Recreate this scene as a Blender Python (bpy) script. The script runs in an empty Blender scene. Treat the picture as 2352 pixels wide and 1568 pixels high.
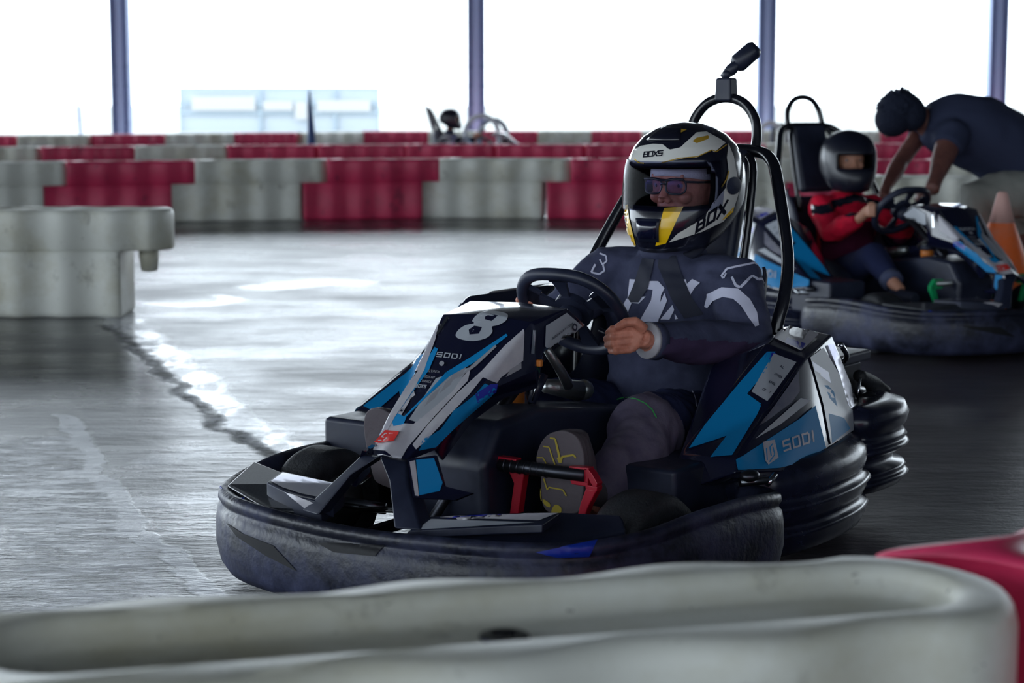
import bpy, bmesh, math, random
from mathutils import Vector as V, Matrix, Euler, noise, geometry
from mathutils.bvhtree import BVHTree
random.seed(7)
S = bpy.context.scene
COL = S.collection
PI = math.pi

# ------------------------------------------------------------------ camera
FPX, CAMH = 4400.0, 1.10
PITCH = math.atan(563 / FPX)
cam = bpy.data.cameras.new('camera'); camo = bpy.data.objects.new('camera', cam); COL.objects.link(camo)
camo.location = (0, 0, CAMH); camo.rotation_euler = (PI / 2 - PITCH, 0, 0)
cam.sensor_width = 36; cam.lens = FPX / 2352 * 36; cam.clip_start = .05; cam.clip_end = 2000
cam.dof.use_dof = True; cam.dof.focus_distance = 4.45; cam.dof.aperture_fstop = 4.5
S.camera = camo
S.view_settings.view_transform = 'Standard'; S.view_settings.look = 'None'
S.view_settings.gamma = 1; S.view_settings.use_curve_mapping = False
S.view_settings.exposure = 0.18
S.cycles.max_bounces = 6; S.cycles.transparent_max_bounces = 12
S.cycles.sample_clamp_indirect = 6

# ------------------------------------------------------------------ daylight (bright overcast sky outside the open hall)
W = bpy.data.worlds.new('sky'); S.world = W; W.use_nodes = True
nt = W.node_tree; nt.nodes.clear()
wo = nt.nodes.new('ShaderNodeOutputWorld'); bg = nt.nodes.new('ShaderNodeBackground')
tc = nt.nodes.new('ShaderNodeTexCoord'); sx = nt.nodes.new('ShaderNodeSeparateXYZ')
nt.links.new(tc.outputs['Generated'], sx.inputs[0])
def wmap(sock, a, b, c, d):
    n = nt.nodes.new('ShaderNodeMapRange'); n.inputs[1].default_value = a; n.inputs[2].default_value = b
    n.inputs[3].default_value = c; n.inputs[4].default_value = d; nt.links.new(sock, n.inputs[0]); return n.outputs[0]
# the overcast is brightest low behind the track, dimmer towards the side the photograph is taken from
f1 = wmap(sx.outputs[1], -1, 1, 1.3, 4.2)
f2 = wmap(sx.outputs[0], -.9, .9, 1.55, .62)
mu = nt.nodes.new('ShaderNodeMath'); mu.operation = 'MULTIPLY'; nt.links.new(f1, mu.inputs[0]); nt.links.new(f2, mu.inputs[1])
bg.inputs['Color'].default_value = (.80, .905, 1, 1)
nt.links.new(mu.outputs[0], bg.inputs['Strength']); nt.links.new(bg.outputs[0], wo.inputs[0])

# ------------------------------------------------------------------ helpers
def lin(c):
    if isinstance(c, str):
        c = tuple(int(c[i:i + 2], 16) / 255 for i in (0, 2, 4))
    return tuple((x / 12.92 if x <= .04045 else ((x + .055) / 1.055) ** 2.4) for x in c) + (1,)
def mat(name, col, rough=.5, metal=0, coat=0, bump=0, bscale=60, var=0, vscale=8, col2=None, spec=.5, vrough=0, vdet=5, vlo=.4, vhi=.62):
    m = bpy.data.materials.new(name); m.use_nodes = True
    n = m.node_tree; b = n.nodes['Principled BSDF']
    b.inputs['Base Color'].default_value = lin(col); b.inputs['Roughness'].default_value = rough
    b.inputs['Metallic'].default_value = metal; b.inputs['Coat Weight'].default_value = coat
    b.inputs['Coat Roughness'].default_value = .08; b.inputs['Specular IOR Level'].default_value = spec
    t = n.nodes.new('ShaderNodeTexCoord')
    if var or col2:
        z = n.nodes.new('ShaderNodeTexNoise'); z.inputs['Scale'].default_value = vscale; z.inputs['Detail'].default_value = vdet
        z.inputs['Roughness'].default_value = .65
        n.links.new(t.outputs['Object'], z.inputs['Vector'])
        r = n.nodes.new('ShaderNodeMapRange'); r.inputs[1].default_value = vlo; r.inputs[2].default_value = vhi
        n.links.new(z.outputs['Fac'], r.inputs[0])
        x = n.nodes.new('ShaderNodeMix'); x.data_type = 'RGBA'
        x.inputs[6].default_value = lin(col)
        x.inputs[7].default_value = lin(col2) if col2 else tuple(min(1, k * (1 + var)) for k in lin(col)[:3]) + (1,)
        n.links.new(r.outputs[0], x.inputs[0]); n.links.new(x.outputs[2], b.inputs['Base Color'])
        if vrough:
            q = n.nodes.new('ShaderNodeMapRange'); q.inputs[3].default_value = rough; q.inputs[4].default_value = rough + vrough
            n.links.new(r.outputs[0], q.inputs[0]); n.links.new(q.outputs[0], b.inputs['Roughness'])
    if bump:
        z = n.nodes.new('ShaderNodeTexNoise'); z.inputs['Scale'].default_value = bscale; z.inputs['Detail'].default_value = 4
        n.links.new(t.outputs['Object'], z.inputs['Vector'])
        u = n.nodes.new('ShaderNodeBump'); u.inputs['Strength'].default_value = bump; u.inputs['Distance'].default_value = .01
        n.links.new(z.outputs['Fac'], u.inputs['Height']); n.links.new(u.outputs[0], b.inputs['Normal'])
    return m
class D: pass
X = D()
X.black = mat('black_plastic', '1c2133', .34, col2='2b3147', vscale=5, vrough=.2, bump=.06, bscale=9)
X.bumper = mat('scuffed_bumper_plastic', '171a28', .36, col2='3e4360', vscale=6, vrough=.25, bump=.22, bscale=48, vlo=.44, vhi=.66)
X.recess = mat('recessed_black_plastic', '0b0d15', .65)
X.rib = mat('glossy_black_plastic', '191d2e', .17, col2='252a42', vscale=9, vrough=.12, bump=.05, bscale=12)
X.rubber = mat('tyre_rubber', '1b1d22', .62, col2='2a2c32', vscale=20, bump=.25, bscale=160)
X.tube = mat('black_painted_tube', '14161f', .22, coat=.5)
X.carbon = mat('carbon_weave', '2a2d33', .3, coat=.5, col2='3a3e45', vscale=160, vdet=1)
X.gloss = mat('glossy_navy_fairing', '141730', .16, coat=1.0)
X.white = mat('white_sticker', 'c4c2c8', .38, coat=.15, col2='b5b3bd', vscale=14)
X.grey = mat('grey_sticker', '9b9ca3', .3, coat=.4)
X.lgrey = mat('pale_grey_sticker', 'a9aeb7', .4, coat=.1)
X.blue = mat('sky_blue_sticker', '0c86c4', .5, spec=.3)
X.dblue = mat('deep_blue_sticker', '2a31a8', .28, coat=.5)
X.tape = mat('blue_tape', '1836a8', .35)
X.red = mat('red_sticker', 'e03a36', .35)
X.redm = mat('red_anodised_pedal', 'b0102c', .34, metal=.1, coat=.3)
X.greenm = mat('green_pedal', '12a060', .4)
X.steel = mat('steel', '8b8f96', .28, metal=1, bump=.05)
X.darksteel = mat('dark_steel', '4a4c54', .35, metal=.9)
X.alu = mat('cast_aluminium', 'a3a7a8', .35, metal=.9, bump=.2, bscale=40)
X.chrome = mat('chrome', 'd5d9dd', .12, metal=1)
X.orange = mat('amber_plastic', 'd07a30', .4)
X.holo = mat('silver_foil_sticker', 'b8b6c2', .16, metal=.75, col2='8f90a8', vscale=6)
X.skin = mat('skin', 'dc9078', .5, col2='bd7560', vscale=30, bump=.15, bscale=120)
X.skin2 = mat('tan_skin', '7a5048', .5, col2='6b4440', vscale=20, bump=.1, bscale=90)
X.skin3 = mat('light_skin', 'c08a72', .5)
X.jersey = mat('charcoal_jersey', '3c4058', .85, col2='484c66', vscale=10, bump=.35, bscale=26, spec=.2)
X.jpurple = mat('plum_sleeve', '40334f', .85, bump=.3, bscale=26, spec=.2)
X.jwhite = mat('pale_jersey_print', 'd2d4ea', .8, spec=.2)
X.navy = mat('navy_trousers', '262d50', .88, bump=.4, bscale=22, spec=.2)
X.taupe = mat('taupe_trousers', '665f70', .85, col2='564f66', vscale=9, bump=.45, bscale=24, spec=.2)
X.neon = mat('neon_green_piping', '3fae5a', .6)
X.strap = mat('black_strap', '191e33', .7)
X.sole = mat('grey_brown_sole', '5c545a', .7, bump=.2)
X.gold = mat('ochre_rubber', 'b09c38', .6)
X.helmw = mat('white_helmet_paint', 'e2e2dd', .16, coat=1)
X.helmk = mat('black_helmet_paint', '161826', .2, coat=.8)
X.helmy = mat('yellow_helmet_paint', 'ffcb10', .3, coat=.8)
X.helmo = mat('ochre_helmet_line', 'b08c30', .25, coat=.8)
X.foam = mat('dark_lining', '05060b', .97, spec=.1)
X.hair = mat('black_hair', '232839', .85, bump=.9, bscale=70, spec=.15)
X.tee = mat('dark_navy_tshirt', '363c54', .9, bump=.3, bscale=12, spec=.15)
X.shorts = mat('khaki_grey_shorts', '8e8f8a', .9, bump=.4, bscale=14, spec=.15)
X.redj = mat('red_jacket', 'e2183c', .8, col2='b81434', vscale=8, bump=.5, bscale=20, spec=.2)
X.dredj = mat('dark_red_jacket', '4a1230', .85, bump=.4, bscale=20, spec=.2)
X.wool = mat('white_head_cover', 'e2dade', .9, bump=.3, bscale=200)
X.cone = mat('orange_cone', 'ff7430', .55, col2='f09070', vscale=5, vlo=.5, vhi=.7)
X.conew = mat('faded_cone_tip', 'e3b4aa', .6)
X.frame = mat('black_spectacle_frame', '14172b', .3)
def glass(name, col, clear, rough=.04, ior=1.45):
    m = bpy.data.materials.new(name); m.use_nodes = True; n = m.node_tree; n.nodes.clear()
    o = n.nodes.new('ShaderNodeOutputMaterial'); t = n.nodes.new('ShaderNodeBsdfTransparent'); g = n.nodes.new('ShaderNodeBsdfGlossy')
    t.inputs[0].default_value = clear + (1,); g.inputs['Roughness'].default_value = rough; g.inputs['Color'].default_value = lin(col)
    x = n.nodes.new('ShaderNodeMixShader'); f = n.nodes.new('ShaderNodeFresnel'); f.inputs[0].default_value = ior
    n.links.new(f.outputs[0], x.inputs[0]); n.links.new(t.outputs[0], x.inputs[1]); n.links.new(g.outputs[0], x.inputs[2]); n.links.new(x.outputs[0], o.inputs[0])
    return m
X.visor = glass('clear_smoke_visor', 'ffffff', (.56, .58, .70), ior=1.1)
X.lens = glass('tinted_lens', 'a8a0ff', (.62, .55, .8), ior=1.25)
def barrier_mat(name, base, stain, dirt):
    m = bpy.data.materials.new(name); m.use_nodes = True; n = m.node_tree; b = n.nodes['Principled BSDF']
    b.inputs['Roughness'].default_value = .42
    t = n.nodes.new('ShaderNodeTexCoord')
    def ns(scale, lo, hi, dt=6, vec=None, sc=None):
        z = n.nodes.new('ShaderNodeTexNoise'); z.inputs['Scale'].default_value = scale; z.inputs['Detail'].default_value = dt; z.inputs['Roughness'].default_value = .7
        mp = n.nodes.new('ShaderNodeMapping'); mp.inputs['Scale'].default_value = sc or (1, 1, 1)
        oi = n.nodes.new('ShaderNodeObjectInfo'); cb = n.nodes.new('ShaderNodeVectorMath'); cb.operation = 'SCALE'
        cb.inputs[0].default_value = (37, 19, 11); n.links.new(oi.outputs['Random'], cb.inputs['Scale'])
        n.links.new(cb.outputs[0], mp.inputs['Location']); n.links.new(t.outputs['Object'], mp.inputs['Vector'])
        n.links.new(mp.outputs[0], z.inputs['Vector'])
        r = n.nodes.new('ShaderNodeMapRange'); r.inputs[1].default_value = lo; r.inputs[2].default_value = hi; n.links.new(z.outputs[0], r.inputs[0])
        return r.outputs[0]
    def mix(f, a, c):
        x = n.nodes.new('ShaderNodeMix'); x.data_type = 'RGBA'
        n.links.new(f, x.inputs[0])
        if hasattr(a, 'links'): n.links.new(a, x.inputs[6])
        else: x.inputs[6].default_value = lin(a)
        x.inputs[7].default_value = lin(c); return x.outputs[2]
    c = mix(ns(2.2, .45, .72), base, stain)
    c = mix(ns(7, .60, .74, sc=(1, 1, .6)), c, dirt)
    c = mix(ns(60, .70, .76, 2), c, dirt)
    n.links.new(c, b.inputs['Base Color'])
    u = n.nodes.new('ShaderNodeBump'); u.inputs['Strength'].default_value = .12; u.inputs['Distance'].default_value = .01
    n.links.new(ns(25, 0, 1), u.inputs['Height']); n.links.new(u.outputs[0], b.inputs['Normal'])
    return m
X.bw = barrier_mat('aged_white_barrier_plastic', 'e4e5dc', 'c6c2ab', '8f8e84')
X.br = barrier_mat('red_barrier_plastic', 'dc3c66', 'bb2c54', '6e2440')

def tag(o, label=None, cat=None, group=None, kind=None):
    if label: o['label'] = label
    if cat: o['category'] = cat
    if group: o['group'] = group
    if kind: o['kind'] = kind
    return o
def empty(name, loc=(0, 0, 0), rz=0):
    o = bpy.data.objects.new(name, None); COL.objects.link(o); o.location = loc; o.rotation_euler = (0, 0, rz); o.empty_display_size = .1
    return o
class G:
    """collects geometry, builds one mesh object"""
    def __init__(s): s.v = []; s.f = []; s.m = []; s.sm = []; s.mats = []
    def mi(s, m):
        if m not in s.mats: s.mats.append(m)
        return s.mats.index(m)
    def add(s, vs, fs, m, smooth=True):
        k = len(s.v); s.v += [tuple(p) for p in vs]; i = s.mi(m)
        for f in fs: s.f.append([a + k for a in f]); s.m.append(i); s.sm.append(smooth)
        return s
    def grid(s, rows, m, closed=False, caps=False, smooth=True):
        n = len(rows[0]); vs = [p for r in rows for p in r]; fs = []
        for i in range(len(rows) - 1):
            for j in range(n if closed else n - 1):
                fs.append((i * n + j, i * n + (j + 1) % n, (i + 1) * n + (j + 1) % n, (i + 1) * n + j))
        if caps: fs += [tuple(range(n))[::-1], tuple((len(rows) - 1) * n + j for j in range(n))]
        return s.add(vs, fs, m, smooth)
    def tube(s, pts, r, m, seg=12, spline=0, closed=False, sq=(1, 1)):
        P = [V(p) for p in pts]; R = r if isinstance(r, (list, tuple)) else [r] * len(P)
        if spline:
            Q = []; RR = []; n = len(P); last = n if closed else n - 1
            for i in range(last):
                g = lambda k: P[k % n] if closed else P[max(0, min(n - 1, k))]
                p0, p1, p2, p3 = g(i - 1), g(i), g(i + 1), g(i + 2)
                for k in range(spline):
                    t = k / spline
                    Q.append(.5 * ((2 * p1) + (-p0 + p2) * t + (2 * p0 - 5 * p1 + 4 * p2 - p3) * t * t + (-p0 + 3 * p1 - 3 * p2 + p3) * t ** 3))
                    RR.append(R[i % n] * (1 - t) + R[(i + 1) % n] * t)
            if not closed: Q.append(P[-1]); RR.append(R[-1])
            P, R = Q, RR
        n = len(P); rows = []; up = None
        for i in range(n):
            d = (P[(i + 1) % n] - P[i - 1]) if closed else (P[min(n - 1, i + 1)] - P[max(0, i - 1)])
            d = d.normalized() if d.length > 1e-9 else V((0, 0, 1))
            if up is None: up = V((0, 0, 1)) if abs(d.z) < .9 else V((1, 0, 0))
            a = d.cross(up).normalized(); b = a.cross(d).normalized(); up = b
            rows.append([P[i] + a * (R[i] * sq[0] * math.cos(2 * PI * k / seg)) + b * (R[i] * sq[1] * math.sin(2 * PI * k / seg)) for k in range(seg)])
        if closed: rows.append(rows[0])
        return s.grid(rows, m, closed=True, caps=not closed)
    def box(s, c, size, m, rot=(0, 0, 0), taper=1, smooth=False):
        e = Euler(rot).to_matrix(); c = V(c); h = [k / 2 for k in size]
        vs = []
        for z in (-1, 1):
            t = taper if z > 0 else 1
            for x, y in ((-1, -1), (1, -1), (1, 1), (-1, 1)): vs.append(c + e @ V((x * h[0] * t, y * h[1] * t, z * h[2])))
        return s.add(vs, [(3, 2, 1, 0), (4, 5, 6, 7), (0, 1, 5, 4), (1, 2, 6, 5), (2, 3, 7, 6), (3, 0, 4, 7)], m, smooth)
    def prism(s, poly, d, m, smooth=False):
        """polygon (3d points) extruded by vector d"""
        n = len(poly); d = V(d); vs = [V(p) for p in poly] + [V(p) + d for p in poly]
        fs = [tuple(range(n))[::-1], tuple(range(n, 2 * n))] + [(i, (i + 1) % n, n + (i + 1) % n, n + i) for i in range(n)]
        return s.add(vs, fs, m, smooth)
    def lathe(s, prof, m, c=(0, 0, 0), axis='z', seg=32, rot=None, cap=True):
        rows = []
        for r, h in prof:
            row = []
            for k in range(seg):
                a = 2 * PI * k / seg; p = V((r * math.cos(a), r * math.sin(a), h))
                if axis == 'y': p = V((p.x, p.z, -p.y))
                if axis == 'x': p = V((p.z, p.x, p.y))
                if rot: p = Euler(rot).to_matrix() @ p
                row.append(V(c) + p)
            rows.append(row)
        return s.grid(rows, m, closed=True, caps=cap)
    def ball(s, c, r, m, seg=20, rot=None):
        r = (r, r, r) if not isinstance(r, (tuple, list)) else r; rows = []
        for i in range(seg // 2 + 1):
            t = PI * i / (seg // 2); t = min(max(t, .02), PI - .02)
            row = []
            for k in range(seg):
                a = 2 * PI * k / seg; p = V((r[0] * math.sin(t) * math.cos(a), r[1] * math.sin(t) * math.sin(a), -r[2] * math.cos(t)))
                if rot: p = Euler(rot).to_matrix() @ p
                row.append(V(c) + p)
            rows.append(row)
        return s.grid(rows, m, closed=True, caps=True)
    def build(s, name, parent=None, bevel=0, bseg=2, sub=0, solid=0, fix=True):
        me = bpy.data.meshes.new(name); me.from_pydata(s.v, [], s.f)
        for m in s.mats: me.materials.append(m)
        me.polygons.foreach_set('material_index', s.m); me.polygons.foreach_set('use_smooth', s.sm)
        if fix:
            b = bmesh.new(); b.from_mesh(me); bmesh.ops.recalc_face_normals(b, faces=b.faces[:]); b.to_mesh(me); b.free()
        me.update()
        o = bpy.data.objects.new(name, me); COL.objects.link(o)
        if parent: o.parent = parent
        if solid: q = o.modifiers.new('solid', 'SOLIDIFY'); q.thickness = solid; q.offset = -1
        if bevel:
            q = o.modifiers.new('bevel', 'BEVEL'); q.width = bevel; q.segments = bseg; q.limit_method = 'ANGLE'; q.angle_limit = math.radians(30); q.harden_normals = True
            me.polygons.foreach_set('use_smooth', [True] * len(me.polygons))
        if sub: q = o.modifiers.new('sub', 'SUBSURF'); q.levels = sub; q.render_levels = sub
        if solid or bevel or sub: bake(o)
        return o
def bake(o):
    bpy.context.view_layer.update()
    dg = bpy.context.evaluated_depsgraph_get(); me = bpy.data.meshes.new_from_object(o.evaluated_get(dg)); me.name = o.name
    old = o.data; o.modifiers.clear(); o.data = me; bpy.data.meshes.remove(old)
def blob(name, g, parent=None, voxel=.006, smooth=4, wrinkle=None, fac=.5):
    """one continuous organic surface grown from overlapping closed volumes"""
    o = g.build(name, parent)
    r = o.modifiers.new('r', 'REMESH'); r.mode = 'VOXEL'; r.voxel_size = voxel; r.use_smooth_shade = True
    q = o.modifiers.new('s', 'SMOOTH'); q.iterations = smooth; q.factor = fac
    bake(o)
    if wrinkle:
        amp, sc, strch = wrinkle
        nr = [v.normal.copy() for v in o.data.vertices]; co = []
        for v, n_ in zip(o.data.vertices, nr):
            p = V((v.co.x * strch[0], v.co.y * strch[1], v.co.z * strch[2])) * sc
            co += tuple(v.co + n_ * amp * (noise.noise(p) + .5 * noise.noise(p * 2.3)))
        o.data.vertices.foreach_set('co', co); o.data.update()
    return o
def paint(o, rules, default=0):
    """material slot per face from its centre: rules = [(material, test)]"""
    me = o.data; me.materials.clear(); me.materials.append(default)
    for m, t in rules: me.materials.append(m)
    for p in me.polygons:
        k = 0
        for i, (m, t) in enumerate(rules):
            if t(p.center): k = i + 1
        p.material_index = k
def copy_tree(o, parent=None):
    c = o.copy(); COL.objects.link(c); c.parent = parent
    for ch in o.children: copy_tree(ch, c)
    return c

# pixel of the 2352x1568 frame -> ray in the world (used to lay stickers on the real surfaces they are stuck to)
CO = V((0, 0, CAMH)); _c, _s = math.cos(PITCH), math.sin(PITCH)
def ray(px, py):
    u = (px - 1176) / FPX; v = (784 - py) / FPX
    return V((u, _c + v * _s, -_s + v * _c))
def atz(px, py, z=0.0):
    r = ray(px, py); return CO + r * ((z - CAMH) / r.z)
def aty(px, py, y):
    r = ray(px, py); return CO + r * (y / r.y)
class Sticker:
    """lays thin film on the surface of a mesh object; the film joins that object's own mesh"""
    def __init__(s, o):
        bpy.context.view_layer.update(); s.o = o; s.M = o.matrix_world.copy(); s.I = s.M.inverted()
        me = o.data; s.b = BVHTree.FromPolygons([s.M @ v.co for v in me.vertices], [tuple(p.vertices) for p in me.polygons])
        s.bl = BVHTree.FromPolygons([v.co.copy() for v in me.vertices], [tuple(p.vertices) for p in me.polygons])
        s.g = G(); s.layer = 0; s.step = 14
    def _fine(s, poly, step):
        b = bmesh.new(); vs = [b.verts.new((p[0], p[1], 0)) for p in poly]
        tri = geometry.tessellate_polygon([[V((p[0], p[1], 0)) for p in poly]])
        for t in tri:
            try: b.faces.new([vs[i] for i in t])
            except ValueError: pass
        for _ in range(7):
            e = [e for e in b.edges if e.calc_length() > step]
            if not e: break
            bmesh.ops.subdivide_edges(b, edges=e, cuts=1)
            bmesh.ops.triangulate(b, faces=[f for f in b.faces if len(f.verts) > 3])
        b.verts.index_update()
        r = ([(v.co.x, v.co.y) for v in b.verts], [[v.index for v in f.verts] for f in b.faces]); b.free(); return r
    def put(s, poly, m, step=None, mirror=False, lift=None, only=False, near=None):
        pts, fs = s._fine(poly, step or s.step); L = .0018 if lift is None else lift
        s.layer += 1; L += .00004 * s.layer
        dist = []; hit = []
        for x, y in pts:
            d = ray(x, y).normalized(); h = s.b.ray_cast(CO, d)
            hit.append((h, d)); 
            if h[0] is not None: dist.append(h[3])
        if not dist: return
        dist.sort(); md = near or dist[len(dist) // 2]; out = []
        for h, d in hit:
            if h[0] is None or (near and abs(h[3] - near) > .1):
                q = s.b.find_nearest(CO + d * md); p, n = q[0], q[1]
            else: p, n = h[0], h[1]
            if n.dot(d) > 0: n = -n
            out.append(s.I @ (p + n * L))
        if not only: s.g.add(out, fs, m, True)
        if mirror or only: s.g.add([(p.x, -p.y, p.z) for p in out], [f[::-1] for f in fs], m, True)
    def text(s, txt, org, xv, yv, m, th=.18, sp=1.3, w=.8, step=10, mirror=False, flip_mirror=True, shear=0):
        """stroke lettering: org = bottom-left pixel, xv = pixel vector of one letter width, yv = one letter height"""
        o = V(org); xv = V(xv); yv = V(yv); x0 = 0
        for ch in txt:
            gl = GLY.get(ch, []); ww = w if ch not in 'I.1' else .12
            for a, b_, c, d in gl:
                ax, cx = a * ww, c * ww
                p, q = V((ax, b_)), V((cx, d)); t = (q - p); t = t.normalized() if t.length > 0 else V((1, 0)); nrm = V((-t.y, t.x)) * th / 2; e = t * th / 2
                quad = [p - e + nrm, p - e - nrm, q + e - nrm, q + e + nrm]
                tot = len(txt) * sp - (sp - w)
                for only in ((False, True) if mirror else (False,)):
                    pl = []
                    for k in quad:
                        kx = (x0 + k.x)
                        if only: kx = tot - kx
                        r = o + xv * (kx + shear * k.y) + yv * k.y; pl.append((r.x, r.y))
                    s.put(pl, m, step, only=only)
            x0 += sp if ch not in 'I.1' else sp - w + .12
    def done(s):
        o = s.o; me = o.data; g = s.g
        if not g.v: return
        bm = bmesh.new(); bm.from_mesh(me)
        idx = []
        for m in g.mats:
            if m.name not in [k.name for k in me.materials if k]: me.materials.append(m)
            idx.append([k.name for k in me.materials].index(m.name))
        vs = [bm.verts.new(p) for p in g.v]
        for f, mi in zip(g.f, g.m):
            try:
                q = bm.faces.new([vs[i] for i in f]); q.material_index = idx[mi]; q.smooth = True
            except ValueError: pass
        bm.to_mesh(me); bm.free(); me.update(); s.g = G()
def curv(pts, n=6):
    """closed smooth px outline through pts"""
    P = [V(p) for p in pts]; k = len(P); out = []
    for i in range(k):
        p0, p1, p2, p3 = P[i - 1], P[i], P[(i + 1) % k], P[(i + 2) % k]
        for j in range(n):
            t = j / n; q = .5 * ((2 * p1) + (-p0 + p2) * t + (2 * p0 - 5 * p1 + 4 * p2 - p3) * t * t + (-p0 + 3 * p1 - 3 * p2 + p3) * t ** 3)
            out.append((q.x, q.y))
    return out
def band(pts, w):
    """open px polyline -> ribbon outline of width w (number or list)"""
    P = [V(p) for p in pts]; L = []; R = []
    for i, p in enumerate(P):
        d = P[min(i + 1, len(P) - 1)] - P[max(0, i - 1)]; d = d.normalized(); n = V((-d.y, d.x)) * ((w[i] if isinstance(w, (list, tuple)) else w) / 2)
        L.append(tuple(p + n)); R.append(tuple(p - n))
    return L + R[::-1]
def bands(st, pts, w, m, **k):
    w = w if isinstance(w, (list, tuple)) else [w] * len(pts)
    for i in range(len(pts) - 1): st.put(band(pts[i:i + 2], w[i:i + 2]), m, **k)
GLY = {'S': [(1, 1, 0, 1), (0, 1, 0, .5), (0, .5, 1, .5), (1, .5, 1, 0), (1, 0, 0, 0)],
 'O': [(0, 0, 0, 1), (0, 1, 1, 1), (1, 1, 1, 0), (1, 0, 0, 0)], 'D': [(0, 0, 0, 1), (0, 1, .85, 1), (.85, 1, 1, .8), (1, .8, 1, .2), (1, .2, .85, 0), (.85, 0, 0, 0)],
 'I': [(.5, 0, .5, 1)], 'B': [(0, 0, 0, 1), (0, 1, .9, 1), (.9, 1, .9, .55), (.9, .5, 0, .5), (1, .5, 1, 0), (1, 0, 0, 0)],
 'X': [(0, 0, 1, 1), (0, 1, 1, 0)], 'K': [(0, 0, 0, 1), (0, .5, 1, 1), (.2, .5, 1, 0)], 'A': [(0, 0, .5, 1), (.5, 1, 1, 0), (.25, .4, .75, .4)],
 'R': [(0, 0, 0, 1), (0, 1, 1, 1), (1, 1, 1, .5), (1, .5, 0, .5), (.4, .5, 1, 0)], 'T': [(0, 1, 1, 1), (.5, 1, .5, 0)], 'C': [(1, 1, 0, 1), (0, 1, 0, 0), (0, 0, 1, 0)],
 'M': [(0, 0, 0, 1), (0, 1, .5, .5), (.5, .5, 1, 1), (1, 1, 1, 0)], 'E': [(1, 1, 0, 1), (0, 1, 0, 0), (0, 0, 1, 0), (0, .5, .8, .5)], 'P': [(0, 0, 0, 1), (0, 1, 1, 1), (1, 1, 1, .5), (1, .5, 0, .5)],
 'N': [(0, 0, 0, 1), (0, 1, 1, 0), (1, 0, 1, 1)], 'H': [(0, 0, 0, 1), (1, 0, 1, 1), (0, .5, 1, .5)], 'L': [(0, 1, 0, 0), (0, 0, 1, 0)], '.': [(.5, 0, .5, .02)]}
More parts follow.
